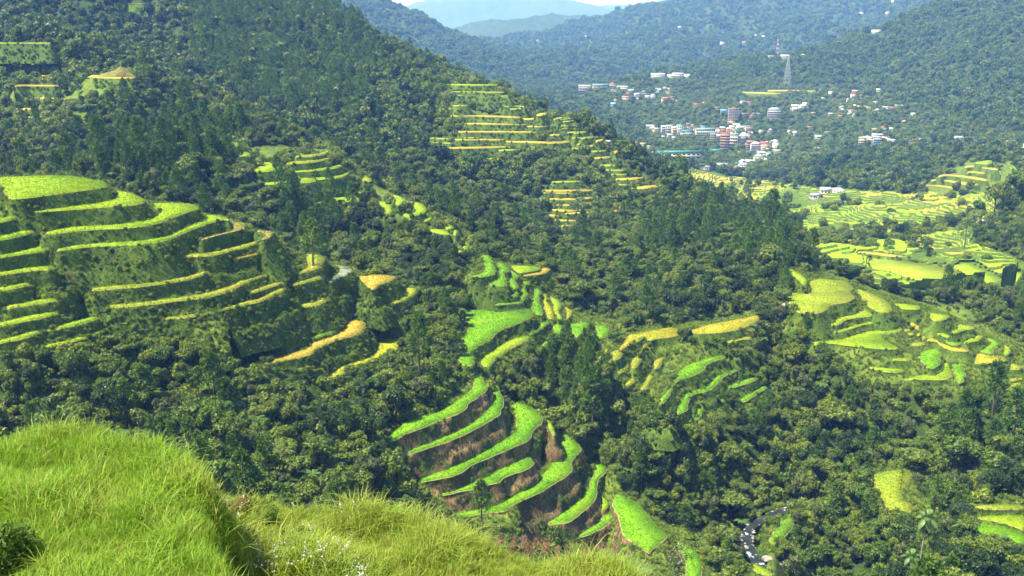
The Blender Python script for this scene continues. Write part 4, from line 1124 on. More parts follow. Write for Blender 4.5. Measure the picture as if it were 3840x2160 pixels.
HOUSES = """
q 285 460 325 432 3 grey pale_green shed|three storey school block with pale flat roof at the left ridge end
q 315 385 362 418 1 white white flat|plain white panel building in front of the school block at the ridge end
q 500 735 305 378 2 tan green gable|long school building with a bright green roof on the ridge
q 740 832 285 352 2 white red hip|white house with a dark red hipped roof right of the long green roofed school
q 780 852 385 442 2 cream tan flat|cream two storey house below the red hipped roof
q 918 1022 338 402 2 white silver shed|white hillside house with a silver roof, above the blue roofed one
q 1035 1112 383 455 2 brown pale_blue gable|hillside house with a light blue roof among the ridge row
q 1222 1312 405 492 3 grey teal hip|stacked three storey house with teal roofs in the ridge row
q 945 1042 488 530 1 white orange gable|low house with a bright orange roof below the ridge row
q 768 836 588 630 1 blue pale_blue shed|small blue hut alone in the woods below the ridge row
q 820 852 530 552 1 white white flat|tiny white roof among trees left of the orange roof
q 1000 1060 432 472 2 brown rust gable|*R
q 1120 1165 450 520 2 grey silver shed|*R
q 1160 1205 440 515 2 grey grey gable|*R
q 1285 1350 478 530 2 grey silver shed|*R
q 1365 1440 458 545 3 white silver hip|*R
q 860 915 330 385 2 white grey gable|*R
q 1150 1200 500 520 1 white white shed|*R
q 1540 1660 505 580 3 cream rust gable|three storey cream house where the ridge road bends
q 1660 1732 490 545 2 grey brown gable|brown roofed house behind the three storey cream house
q 1700 1780 550 572 1 tan silver shed|long low tan shed on the road right of the cream house
q 1910 2012 592 612 1 tan silver shed|low silver roofed sheds at the roadside under the wooded hill
q 2020 2120 598 662 2 brown brown gable|dark brown house at the roadside under the wooded hill
q 2155 2232 575 624 2 white orange gable|house with an orange red roof at the top of the road
q 1385 1582 143 195 1 white white gable|long white roofed hall on the wooded ridge top, left of the white block
q 1625 1720 158 208 1 white white gable|white gabled wing joined to the white block on the ridge
q 1700 1858 140 225 3 white white gable|big three storey white block on the wooded ridge top
q 1888 1980 155 192 1 white white shed|small white building at the right end of the ridge top group
r 0 50 358 405 2 brown brown gable|*S
r 55 110 365 400 2 tan rust gable|*S
r 325 400 405 472 2 brown brown gable|dark brown house in the trees left of the bright blue roof
r 418 535 446 495 2 blue blue gable|house with a bright blue roof beside the tall bare tower
r 715 800 505 575 3 brown grey flat|brown unfinished block right of the tall bare tower
r 843 912 528 592 2 brown red hip|dark red roofed house above the terraced garden
r 905 1000 500 530 1 grey grey gable|long grey roof behind the dark red roofed house
r 1130 1312 428 608 5 concrete pale_blue hip|five storey concrete house with a stepped pale blue roof
r 718 802 318 366 2 white silver flat|white cube house below the thin golden terraces
r 800 880 326 362 1 tan rust shed|tan shed joined to the white cube house
r 1490 1600 375 432 2 white white gable|white roofed house left of the big white gable
r 1605 1732 368 468 3 white white gabley|big house with a steep white gable roof on the slope
r 1662 1776 340 378 1 white white gable|white roof just above the big steep gable
r 1505 1570 425 468 2 grey silver shed|grey house under the white roofed one
r 1460 1500 418 450 1 grey silver shed|*S
r 2076 2150 193 232 1 white white gable|white roofed cottage high among the trees
r 2085 2140 170 195 1 brown rust gable|rust roofed cottage just above the white one in the trees
r 1908 1982 268 298 1 white silver gable|silver roofed cottage in the trees on the slope
r 1475 1530 205 235 1 white tan shed|cottage at the right end of the thin golden terraces
r 2390 2452 210 250 2 white rust gable|*S
r 2520 2562 230 275 1 grey brown gable|*S
r 2410 2480 155 190 1 brown silver shed|*S
r 2222 2312 395 440 1 white white gable|white roof over a pale house beside the long grassy step
r 2205 2292 430 496 2 pale_blue silver gabley|pale blue grey gabled house below the white roof
r 2222 2290 358 390 1 brown rust gable|rust roofed house above the white and blue grey pair
r 2365 2445 450 478 1 white rust shed|*S
r 2190 2250 532 582 2 white rust gable|*S
r 2045 2110 500 535 1 brown silver gable|*S
r 1780 1842 488 518 1 brown tan gable|*S
r 1722 1792 700 735 1 tan orange gable|*S
r 1442 1562 762 802 1 white white shed|long white roofed house in the middle of the slope
r 1512 1612 773 832 2 white white gable|white gabled house beside the long white roofed one
r 1000 1062 760 806 1 white white shed|*S
r 1130 1206 735 805 2 grey grey gabley|grey gabled house below the terraced garden
r 1425 1540 960 1000 1 tan tan hip|*S
r 1850 2022 835 875 1 grey pale_green gable|wide pale green roof among the trees on the slope
r 1990 2060 780 805 1 white tan gable|*S
r 1840 1915 1022 1048 1 tan tan shed|*S
r 2230 2330 862 885 1 brown rust shed|*S
r 110 182 692 730 1 blue blue gable|small blue roofed house above the long green roofed school in town
r 40 322 730 852 3 cream green gable|long cream school with a green roof in the town
r 405 535 738 792 1 rust2 rust hip|wide rust brown roof in the middle of the town
r 408 482 708 745 1 white white gable|*T
r 345 405 722 775 2 tan rust gable|*T
r 555 642 726 775 2 cream tan gable|*T
r 640 710 760 800 2 grey silver shed|*T
r 505 632 618 682 2 tan orange hip|house with a red orange roof just below the tall bare tower
r 450 530 605 645 2 grey silver flat|grey flat roofed house left of the red orange roof
r 545 600 690 735 2 white silver shed|*T
r 610 700 660 720 2 grey grey gable|*T
r 705 800 698 740 1 white silver gable|*T
r 788 886 698 812 4 concrete grey flat|bare grey concrete block at the right of the town centre
r 412 545 798 1075 7 orange rust flat|tall narrow orange and brown building stepping down the slope
r 495 592 782 832 1 rust2 red gable|red roof on top of the tall orange building
r 545 672 808 1002 4 cream green gable|green roofed building with cream upper floors in the town centre
r 658 705 850 1000 4 tan grey flat|*T
r 258 342 788 942 5 grey grey flat|narrow grey five storey house hanging on the slope
r 348 412 826 935 4 brown silver shed|*T
r 700 790 838 965 4 grey silver shed|*T
r 790 860 828 900 3 grey tan shed|*T
r 720 820 815 850 1 white silver shed|*T
r 806 922 920 1092 5 brown rust gable|five storey brown house with a rust roof at the lower town
r 860 1022 940 1088 5 white white hip|white banded five storey house with a white roof
r 1014 1132 936 1082 4 tan red gable|four storey house with a bright red roof
r 1174 1296 905 965 2 white white hip|white hipped roof house right of the red roof
r 1205 1292 960 1045 3 white silver shed|white three storey house under the white hipped roof
r 1225 1320 1055 1130 3 grey tan shed|*T
r 984 1162 1084 1124 1 white white gable|long white roofed hall above the blue roofed building
r 922 1072 1122 1228 3 cream pale_blue gabley|cream building with a light blue gabled roof
r 1000 1132 1184 1235 1 white white shed|low white roof below the light blue gable
r 1110 1172 1108 1162 1 pale_green pale_green gable|pale green roof right of the light blue gable
r 788 932 1208 1262 1 pale_green pale_green gable|wide pale green roof at the lower edge of town
r 608 702 1238 1312 2 tan dark_green gabley|house with a dark green gable at the foot of the town
r 698 792 1198 1265 2 white silver gabley|silver gabled house behind the dark green gable
r 704 806 1262 1412 4 concrete grey shed|bare grey four storey block at the foot of the town
r 618 712 1308 1368 2 white brown gable|*T
r 510 600 1355 1400 1 white rust gable|*T
r 284 518 1258 1388 2 pale_blue grey gable|large hall with a grey green roof and pale blue gable by the golden fields
r 80 248 1294 1348 1 white grey gable|low blue grey roofed building left of the large hall
r 264 428 1044 1112 2 grey dark_green gable|long dark green roofed house on the slope below the town centre
r 680 722 1082 1118 1 white white flat|tiny white hut on the grassy slope below the town
q 1468 2110 1312 1440 2 cream dark_green gable|very long school with a dark green roof at the left foot of the town
q 1500 1722 1338 1402 1 pale_green pale_green shed|pale green hall joined to the very long school
q 1300 1465 920 982 2 grey grey gable|*L
q 1350 1462 944 1002 1 white white gabley|white gabled house at the left end of the lower town row
q 1412 1512 964 1035 2 cream tan hip|*L
q 1528 1602 938 1085 4 grey silver shed|*L
q 1600 1682 928 1085 4 grey grey shed|*L
q 1648 1730 912 950 1 tan tan gabley|*L
q 1688 1762 950 1105 4 tan silver shed|*L
q 1758 1842 926 1105 4 grey teal shed|grey four storey house with a teal roof in the lower town row
q 1828 2004 1000 1115 3 grey dark_green gable|three storey house with a wide dark green roof in the lower town row
q 1868 1952 944 992 2 white silver hip|*L
q 1948 2062 952 1012 2 brown brown gable|*L
q 1535 1580 1085 1145 2 brown grey shed|*L
q 1620 1680 1060 1150 3 grey silver shed|*L
q 1690 1740 1100 1165 2 white grey shed|*L
q 680 782 1164 1205 1 grey silver gable|grey silver roof just behind the terraced hill, left of the others
q 788 842 1168 1205 1 white white gabley|*B
q 850 932 1128 1195 3 white brown shed|*B
q 1050 1112 1184 1222 1 tan tan gable|*B
q 1120 1202 1178 1218 1 tan rust shed|*B
q 1208 1292 1194 1240 1 white tan shed|*B
q 1318 1362 1234 1272 1 tan tan shed|*B
q 1368 1452 1272 1325 2 brown rust hip|*B
q 1395 1500 1330 1420 3 brown grey shed|*B
s 300 382 790 895 3 cream tan shed|*C
s 370 472 786 885 3 tan silver shed|*C
s 430 512 820 912 3 white tan shed|*C
s 504 604 788 912 4 blue silver flat|four storey blue grey house at the junction on the valley road
s 488 572 748 795 2 white silver shed|*C
s 580 662 744 782 1 tan tan shed|*C
s 600 690 790 838 2 white silver shed|*C
s 655 722 795 832 1 white white shed|*C
s 700 800 818 850 1 grey silver shed|*C
s 612 682 643 692 1 blue red gable|small house with red roof above the valley road
s 484 556 670 715 2 brown tan shed|brown house left of the small red roof
s 720 770 660 690 1 white silver shed|white roofed house right of the small red roof
s 928 1002 822 862 1 white silver shed|left of two roadside sheds on the valley road
s 1004 1088 818 858 1 white rust shed|right of two roadside sheds on the valley road
s 1140 1168 813 832 1 white white flat|white roadside board like hut on the valley road
s 1628 1732 782 884 3 grey grey shed|three storey grey house on the valley road
s 1734 1782 798 832 1 white silver shed|white shed right of the three storey grey house
s 1764 1816 824 856 1 white white gable|white gable in front of the shed on the valley road
s 1810 1892 808 858 1 brown silver shed|last silver roof in the cluster right of the grey house
s 2368 2512 842 948 3 tan tan flat|tan three storey house above the valley at the right
s 2555 2640 890 985 3 white silver shed|white house cut by the right edge of the photo
s 1552 1622 1052 1088 1 white tan shed|lone hut on the slope above the golden steps
s 394 488 1284 1322 1 grey silver gable|lone silver roofed house in the woods above the golden fields
s 890 938 1258 1280 1 white white gable|tiny white roof above the terraced valley
s 534 598 122 155 1 white white shed|white roof high in the woods above the valley
s 214 278 142 178 1 brown silver shed|*W
s 194 252 193 235 1 white rust shed|*W
s 300 352 203 250 2 brown brown gabley|dark steep roofed house in the woods above the valley
s 504 572 298 328 1 white white flat|plain white roof beside the grassy step
s 630 708 368 425 2 white grey shed|two storey house in the middle of the upper cluster
s 712 832 373 418 2 brown brown shed|wide brown house at the right of the upper cluster
s 522 588 398 440 1 grey grey gabley|grey gabled house at the left of the upper cluster
s 804 902 343 372 1 white silver shed|silver roofs above the wide brown house
s 1028 1082 458 478 1 white white shed|white roof on the crest of the grassy ridge
s 893 958 553 594 1 tan thatch cone|thatched hut with a cone roof on the grassy ridge
m 408 488 98 152 1 white cream2 gable|cream roofed house beside the golden valley fields
m 325 412 148 192 1 grey grey gable|grey house left of the cream roofed one by the valley fields
m 518 602 110 145 1 white silver shed|silver roofed huts right of the cream roofed house
3 1438 1492 226 252 2 white white flat|white building standing alone on the far wooded ridge
3 600 622 270 284 1 white white shed|*F
3 548 575 262 280 1 white white shed|*F
3 285 312 318 350 1 white white shed|*F
3 450 482 310 328 1 tan rust shed|*F
3 1535 1560 90 105 1 white white gable|*F
3 1335 1362 94 118 1 white white shed|*F
3 1580 1612 2 14 1 white white gable|*F
3 745 805 415 440 1 grey silver gable|grey roofed building between the two lattice towers
3 635 700 420 438 1 white tan shed|low tan shed below the striped tower
3 900 922 410 422 1 white white shed|*F
2 1475 1490 300 310 1 white white shed|*F
2 1838 1852 270 280 1 white white shed|*F
2 1025 1042 380 390 1 white white shed|*F
2 1170 1186 383 392 1 white white shed|*F
2 2545 2566 196 208 1 white rust shed|*F
2 1052 1080 1345 1360 1 white white shed|small white shed in the woods below the terraced hill
5 1785 1816 130 156 1 white white gable|small white hut on the lower golden steps of the hill
6 2238 2285 212 265 2 white silver gable|white hut among dark trees at the right of the valley
6 975 1020 20 48 1 grey grey gable|dark roofed house at the near end of the valley houses
"""
GRP = {'*R': ('small grey house packed into the ridge row above the town', 'small houses of the ridge row'), '*S': ('small cottage scattered among the trees on the far slope', 'cottages scattered on the far slope'),
 '*T': ('plain house packed into the middle of the town', 'houses packed into the town centre'), '*L': ('grey hillside house in the tight lower row at the left of town', 'houses of the lower town row'),
 '*B': ('small house peeping out behind the terraced hill', 'small houses behind the terraced hill'), '*C': ('small house of the cluster at the road junction', 'houses at the road junction'),
 '*W': ('low hut in the woods above the valley', 'huts in the woods above the valley'), '*F': ('tiny pale building far off on a wooded mountainside', 'tiny buildings on the far mountainsides')}
for line in HOUSES.strip().splitlines():
    h, words = line.split('|'); f = h.split()
    wall = f[6].replace('_', ' ').replace('rust2', 'brown'); roof = f[7].replace('_', ' ').replace('cream2', 'silver')
    if roof == 'tan': roof = 'thatch'
    if roof == 'cream': roof = 'silver'
    grp = None
    if words[0] == '*': words, grp = GRP[words]
    house(f[0], *[float(q) for q in f[1:5]], int(f[5]), wall, roof, f[8], words, 'building' if int(f[5]) > 3 or 'school' in words else 'house', grp)

# further packed houses of the town, as the photograph shows them between the larger ones
rgh = random.Random(12)
for (x0, x1, y0, y1, n) in ((330, 900, 735, 900, 36), (430, 860, 900, 1010, 16), (-270, 30, 720, 840, 24), (820, 1300, 990, 1110, 18), (600, 800, 1270, 1390, 5), (-560, -330, 145, 225, 12), (1480, 1740, 380, 470, 5), (1900, 2500, 200, 560, 10), (2490, 2660, 880, 985, 8)):
    for k in range(n):
        x, y = rgh.uniform(x0, x1), rgh.uniform(y0, y1); wz = rgh.uniform(26, 58); st = rgh.choice((1, 2, 2, 3, 4)) if x0 < 900 and y0 > 700 else rgh.choice((1, 1, 2))
        roof = rgh.choice(('silver', 'grey', 'white', 'rust', 'silver', 'brown', 'teal', 'pale blue')); wall = rgh.choice(('grey', 'tan', 'white', 'brown', 'concrete', 'cream'))
        house('r', x - wz / 2, x + wz / 2, y - 17 * st - 12, y, st, wall, roof, rgh.choice(('gable', 'shed', 'flat', 'hip', 'gabley')),
              wall + ' house with a ' + roof + ' roof packed into the town', 'house', wall + ' ' + roof + ' roofed houses packed into the town')

# the unfinished tower: bare slabs on columns
T = TILES['r']; q = trace(T[0] + 610 * T[2], T[1] + 622 * T[2], 400.)
HXY.append((q[0], q[1], 22, T[0] + 610 * T[2], T[1] + 440 * T[2], T[1] + 622 * T[2])); pxm = q[1] / FPX; w = 158 * T[2] * pxm; H = 182 * T[2] * pxm
e = empty('tower_block', (q[0], q[1] + 6, q[2]), -.12, 1, label='tall unfinished eight storey tower of bare concrete floors', category='building')
add('core', mesh_from('core', *box(-w * .36, w * .36, -w * .3, w * .36, -4, H - .5), [plain('tower_core', (.10, .09, .09), .9, .05, .3)]), e)
for k in range(9):
    z = H * k / 8.
    add('floor_slab', mesh_from('floor_slab', *box(-w / 2, w / 2, -w * .42, w * .42, z - .55, z + .35), [M_SLAB]), e)
for k in range(6):
    x = -w * .46 + w * .92 * k / 5
    add('column', mesh_from('column', *box(x - .3, x + .3, -w * .40, -w * .40 + .6, -4, H - .6), [M_SLAB]), e)
add('roof', mesh_from('roof', *box(-w * .5, w * .5, -w * .42, w * .42, H + .36, H + .8), [MR['rust']]), e)

# lattice towers
def lattice(t, x, yt, yb, wpx, label, cols):
    T = TILES[t]; q = trace(T[0] + x * T[2], T[1] + yb * T[2], 400.)
    HXY.append((q[0], q[1], wpx * .3, T[0] + x * T[2], T[1] + (yt + yb) / 2 * T[2], T[1] + yb * T[2])); pxm = q[1] / FPX; H = (yb - yt) * T[2] * pxm; w = wpx * T[2] * pxm
    e = empty('lattice_tower', q, .3, 1, label=label, category='tower')
    n = 9
    for k in range(n):
        z0, z1 = H * k / n, H * (k + 1) / n; a0, a1 = w / 2 * (1 - .85 * k / n), w / 2 * (1 - .85 * (k + 1) / n)
        parts = []
        cs = [(-1, -1), (1, -1), (1, 1), (-1, 1)]
        for i in range(4):
            (sx, sy), (tx, ty) = cs[i], cs[(i + 1) % 4]
            for (p0, p1) in (((sx * a0, sy * a0, z0), (sx * a1, sy * a1, z1)), ((sx * a0, sy * a0, z0), (tx * a1, ty * a1, z1)), ((tx * a0, ty * a0, z0), (sx * a1, sy * a1, z1)), ((sx * a0, sy * a0, z0), (tx * a0, ty * a0, z0))):
                parts.append(tube([p0, p1], [w * .006 + .12, w * .006 + .12], 4))
        V, F = join(parts)
        add('lattice_section', mesh_from('lattice_section', V, F, [cols[k % len(cols)]]), e)
    V, F = tube([(0, 0, H), (0, 0, H * 1.06)], [.25, .12], 5); add('antenna', mesh_from('antenna', V, F, [cols[0]]), e)
MST = plain('tower_steel', (.42, .45, .50), .5, .3, .15); MSR = plain('tower_red', (.50, .13, .10), .6, .2, .15); MSW = plain('tower_white', (.74, .74, .74), .6, .2, .1)
lattice('3', 787, 430, 645, 44, 'grey steel lattice tower standing above the thin golden terraces', [MST])
lattice('3', 713, 285, 420, 20, 'red and white striped lattice mast on the wooded ridge', [MSR, MSW])

# native hut and rusty roofed hut on the near ridges
def hut(u, v, w, H, mat, label, cone):
    q = trace(u * 1.490683, v * 1.490683)
    if q is None: return
    e = empty('hut', q + np.array([0, 1.5, 0]), .4, 1, label=label, category='hut')
    add('wall', mesh_from('wall', *box(-w * .36, w * .36, -w * .36, w * .36, -1, H * .48), [MW['brown']]), e)
    for sx in (-1, 1):
        for sy in (-1, 1): add('post', mesh_from('post', *box(sx * w * .4 - .12, sx * w * .4 + .12, sy * w * .4 - .12, sy * w * .4 + .12, -2, H * .5), [BARK]), e)
    n = 14 if cone else 8
    if cone:
        for k in range(n):
            a0, a1 = 6.2832 * k / n, 6.2832 * (k + .96) / n; r = w * .62
            V = [(r * math.cos(a0), r * math.sin(a0), H * .44), (r * math.cos(a1), r * math.sin(a1), H * .44), (.12 * math.cos(a1), .12 * math.sin(a1), H), (.12 * math.cos(a0), .12 * math.sin(a0), H)]
            V += [(x, y, z - .08) for x, y, z in V]
            add('roof_sheet', mesh_from('roof_sheet', V, [(0, 1, 2, 3), (7, 6, 5, 4), (0, 4, 5, 1), (1, 5, 6, 2), (2, 6, 7, 3), (3, 7, 4, 0)], [mat[k % 2]]), e)
    else:
        for k in range(n):
            x0, x1 = -w * .6 + w * 1.2 * k / n, -w * .6 + w * 1.2 * (k + .96) / n
            for sg in (-1, 1):
                V = [(x0, sg * w * .55, H * .5), (x1, sg * w * .55, H * .5), (x1, 0, H), (x0, 0, H)]; V += [(x, y, z - .07) for x, y, z in V]
                add('roof_sheet', mesh_from('roof_sheet', V, [(0, 1, 2, 3), (7, 6, 5, 4), (0, 4, 5, 1), (1, 5, 6, 2), (2, 6, 7, 3), (3, 7, 4, 0)], [mat[(k * 3 // 2 + (sg > 0)) % 2]]), e)
hut(1213, 626, 4.6, 4.4, [plain('roof_zinc', (.62, .60, .58), .5, .3), plain('roof_zinc_rusty', (.24, .15, .12), .7, .2)], 'round hut with a striped zinc cone roof beside the ridge terraces', True)
hut(1980, 792, 4.2, 4.6, [plain('roof_sheet_red', (.42, .17, .11), .6, .2), plain('roof_sheet_pale', (.60, .55, .50), .5, .3)], 'stilt hut with a rusty striped sheet roof on the wooded knoll', False)

# ---------------------------------------------------------------- where trees stand
RIVER = [(1905, 1560, 7), (1925, 1475, 6.5), (1932, 1449, 6.3), (1912, 1425, 6), (1892, 1398, 5.6), (1880, 1365, 5), (1878, 1345, 5), (1888, 1328, 4.6), (1915, 1310, 5), (1948, 1296, 5), (1985, 1280, 4.5), (2010, 1268, 4)]
RZV = [-151.5, -150.3, -149.8, -149.3, -148.8, -148.2, -147.8, -147.4, -147, -146.7, -146.2, -146]
river_xy = []
for (u, v, wd_), RZ in zip(RIVER, RZV):
    a, s = sight(u * 1.490683, v * 1.490683); river_xy.append((a * RZ / s, RZ / s, wd_ * .66))
rv_ = np.array(river_xy)
rr = np.concatenate([np.stack([np.linspace(rv_[i, k], rv_[i + 1, k], 8, endpoint=False) for k in range(3)], 1) for i in range(len(rv_) - 1)])
def river_dist(x, y):
    d = np.full(np.shape(x), 1e9)
    for q in rr: d = np.minimum(d, np.hypot(x - q[0], y - q[1]) - q[2] * .5)
    return d
dA = GA[1] - GA[0]
dBv = np.gradient(GB)[:, None]
gzb, gza = np.gradient(RAW, axis=0) / (dBv * GY), np.gradient(RAW, axis=1) / (dA * GY)
AREA = dA * GY * dBv * GY * np.clip(np.sqrt(1 + gzb ** 2 + gza ** 2), 1, 3.0)
DEN = np.where(GY < 520, .085, np.where(GY < 700, .065, np.where(GY < 1500, .036, np.where(GY < 3000, .0125, np.where(GY < 5600, .0036, 0)))))
for z_, k_ in ((ZL, .0), (ZE, .0), (ZQ, .0), (ZF, .05), (ZC, .0), (ZU, .12), (ZD, .05), (ZD2, .14), (ZV, .04), (ZH, .03), (ZB, .0), (ZB2, 0.), (ZT, 1.1), (ZR, 0.)):
    DEN = np.where(in_zone(z_, gU, gV, GY), DEN * k_, DEN)
DEN = np.where(NEARPAD > np.where(GY > 330, .78, .86), 0, DEN); DEN = np.where(in_zone(ZV, gU, gV, GY), np.where(fbm(GX / 55., GY / 45., 3, 47) > np.where(gV / 1.4907 > 540, .5, 1.0), .006, .0003), DEN)
near_r = (GY < 380) & (np.abs(GX - 95) < 60)
RD = np.full(GX.shape, 99.); RD[near_r] = river_dist(GX[near_r], GY[near_r])
DEN = np.where(RD < 2.5, 0, DEN)
DEN = DEN * np.clip(1.0 + .5 * fbm(GX / 40., GY / 40., 3, 31), .3, 1.5) * (np.abs(GA[None]) < .62) * (GY > 150)
def draw(den):
    c = RNG.poisson(np.clip(den * AREA, 0, 50)); i, j = np.nonzero(c); r = c[i, j]
    i, j = np.repeat(i, r), np.repeat(j, r)
    b = GB[i] + RNG.uniform(-.5, .5, len(i)) * dBv[i, 0]; a = GA[j] + RNG.uniform(-.5, .5, len(i)) * dA
    y = np.exp(b); x = a * y
    ok = (b < GB[-1]) & (b > GB[0]); x, y, i, j = x[ok], y[ok], i[ok], j[ok]
    return np.stack([x, y, ground(x, y)], 1), i, j
TP, TI, TJ = draw(DEN)
tu, tv = proj(TP[:, 0], TP[:, 1], TP[:, 2]); tY = TP[:, 1]
TVIS = (TP[:, 2] + 5) / tY >= np.maximum.accumulate(SURF, 0)[TI, TJ] - .002
clear = np.zeros(len(TP), bool)
for (hx, hy, hw_, hu, hv0, hv1) in HXY:              # no trees inside or right in front of the houses
    pxh = hw_ / hy * FPX * .5
    clear |= (np.hypot(TP[:, 0] - hx, TP[:, 1] - hy) < hw_ * .6 + 6) | ((np.abs(tu - hu) < pxh + 3) & (tY < hy) & (tY > hy - 80 - hw_) & (tv > hv1 - 6) & (tv < hv1 + 20))
TP, TI, TJ, tu, tv, tY, TVIS = (q[~clear] for q in (TP, TI, TJ, tu, tv, tY, TVIS))
PINE = np.full(len(TP), .05)
for z_, k_ in ((zone('1630,560 1900,465 2015,600 1990,700 1760,650 1600,660', 480, 700), .5), (zone('230,290 620,330 560,520 250,490', 400, 720), .42),
               (zone('480,-60 780,-60 960,150 900,330 600,260 480,150', 640, 1400), .65), (zone('690,515 840,515 830,660 720,640', 400, 560), .5),
               (zone('1370,840 1560,890 1510,1130 1370,990', 300, 400), .6), (zone('2360,930 2700,930 2700,1160 2380,1150', 260, 400), .4)):
    PINE = np.where(in_zone(z_, tu, tv, tY), k_, PINE)
rnd = RNG.uniform(0, 1, len(TP)); r2 = RNG.uniform(0, 1, len(TP))
kind = np.where(rnd < PINE, 8 + (r2 * 3).astype(int), np.where(rnd < PINE + .10, 11 + (r2 * 2).astype(int),
        np.where(rnd < PINE + .24, 4 + (r2 * 2).astype(int), np.where(rnd < PINE + .38, 6 + (r2 * 2).astype(int), (r2 * 4).astype(int)))))
nzt = fbm(TP[:, 0] / 38., TP[:, 1] / 38., 3, 171)
kind = np.where((nzt > .38) & (kind < 6) & (RNG.uniform(0, 1, len(TP)) < .6), 6 + (r2 * 2).astype(int), kind)
kind = np.where((nzt < -.18) & (kind < 8) & (RNG.uniform(0, 1, len(TP)) < .65), 13 + (r2 * 2).astype(int), kind)
kind = np.where((kind >= 11) & (kind < 13) & (tY > 620), (r2 * 4).astype(int), kind)
TS = np.clip(np.exp(RNG.normal(-.17, .33, len(TP))), .4, 1.7) * np.where((kind >= 8) & (kind < 11), .85, 1.0)
TS = np.where(NEARPAD[TI, TJ] > .45, TS * .62, TS); TS = np.where(in_zone(ZT, tu, tv, tY), TS * .5, TS)
NEARN = ['crown_broad_0', 'crown_broad_1', 'crown_broad_2', 'crown_broad_3', 'crown_grey_0', 'crown_grey_1', 'crown_flat', 'crown_light', 'crown_pine_0', 'crown_pine_1', 'crown_pine_2', 'crown_fern_0', 'crown_fern_1', 'crown_deep_0', 'crown_deep_1']

for z_, hi in ((ZL, 335), (ZC, 300), (ZQ, 345), (ZF, 345), (ZE, 372), (ZB, 300), (ZB2, 245), (ZH, 470)):
    for _ in range(5):                               # trees below a terrace stay lower than its beds
        ht = np.where((kind >= 8) & (kind < 11), 14., 6.3) * TS
        vt_ = proj(TP[:, 0], TP[:, 1], TP[:, 2] + ht)[1]
        bad = inside(z_[0], tu, vt_ + 12) & ~inside(z_[0], tu, tv) & (tY < hi)
        kind = np.where(bad & (kind >= 8) & (kind < 11), kind - 8, kind)
        TS = np.where(bad, np.maximum(TS * .72, .3), TS)
def where_words(u, v, Y):
    u /= 1.4907; v /= 1.4907
    if Y < 335 and u < 1250 and v > 860:
        if u > 880 and v > 1050: return 'beside the left ends of the bright terraces'
        if u > 880: return 'on the slope above the bright terraces'
        if u < 200: return ('low' if v > 1000 else 'high') + ' in the dark wood at the left edge'
        if v > 1120: return 'just behind the dip of the grass bank'
        if u < 480: return ('low' if v > 1000 else 'high') + ' in the wood below the left terraces'
        return ('low' if v > 1040 else 'high') + ' in the wood below the long golden bed'
    if Y < 420 and u > 1250 and v > 880 and u < 2150:
        if u < 1560 and v < 1080: return 'in the gully right of the bright terrace crest'
        if u < 1760: return 'on the slope between the bright spur and the knoll'
        if v < 1060: return 'in the gully between knoll and green spur'
        return 'on the steep bank above the stream'
    if Y < 420 and u >= 2150 and v > 880:
        if v > 1290: return 'at the lower right below the oval meadow'
        if v > 1150: return 'around the oval meadow'
        return 'on the bushy slope under the green spur'
    if Y < 700 and 1380 < u < 2060 and v < 900: return 'on the dark wooded knoll'
    if Y < 560 and 740 < u < 1250 and v > 520: return 'in the thicket under the ridge terraces'
    if Y < 720 and u < 760 and v > 300: return 'in the wood behind the lime paddy'
    if u < 1400: return 'on the wooded hill behind the terraces'
    return 'in the woods across the valley'
KINDN = {'broadleaf_tree': ('leafy dark green broadleaf tree ', 'broadleaf trees '), 'pine_tree': ('tall feathery green pine tree ', 'pine trees '), 'tree_fern': ('pale tree fern with spreading fronds ', 'tree ferns ')}
def plant(name, crown, trunk, loc, rz, sc, label, cat, group=None):
    r = empty(name, loc, rz, sc, label=label, category=cat); r.scale = (sc * random.uniform(.85, 1.2), sc * random.uniform(.85, 1.2), sc * random.uniform(.85, 1.25))
    if group: r['group'] = group
    if trunk: add('trunk', PROTO[trunk], r)
    add('crown', PROTO[crown], r)
    return r
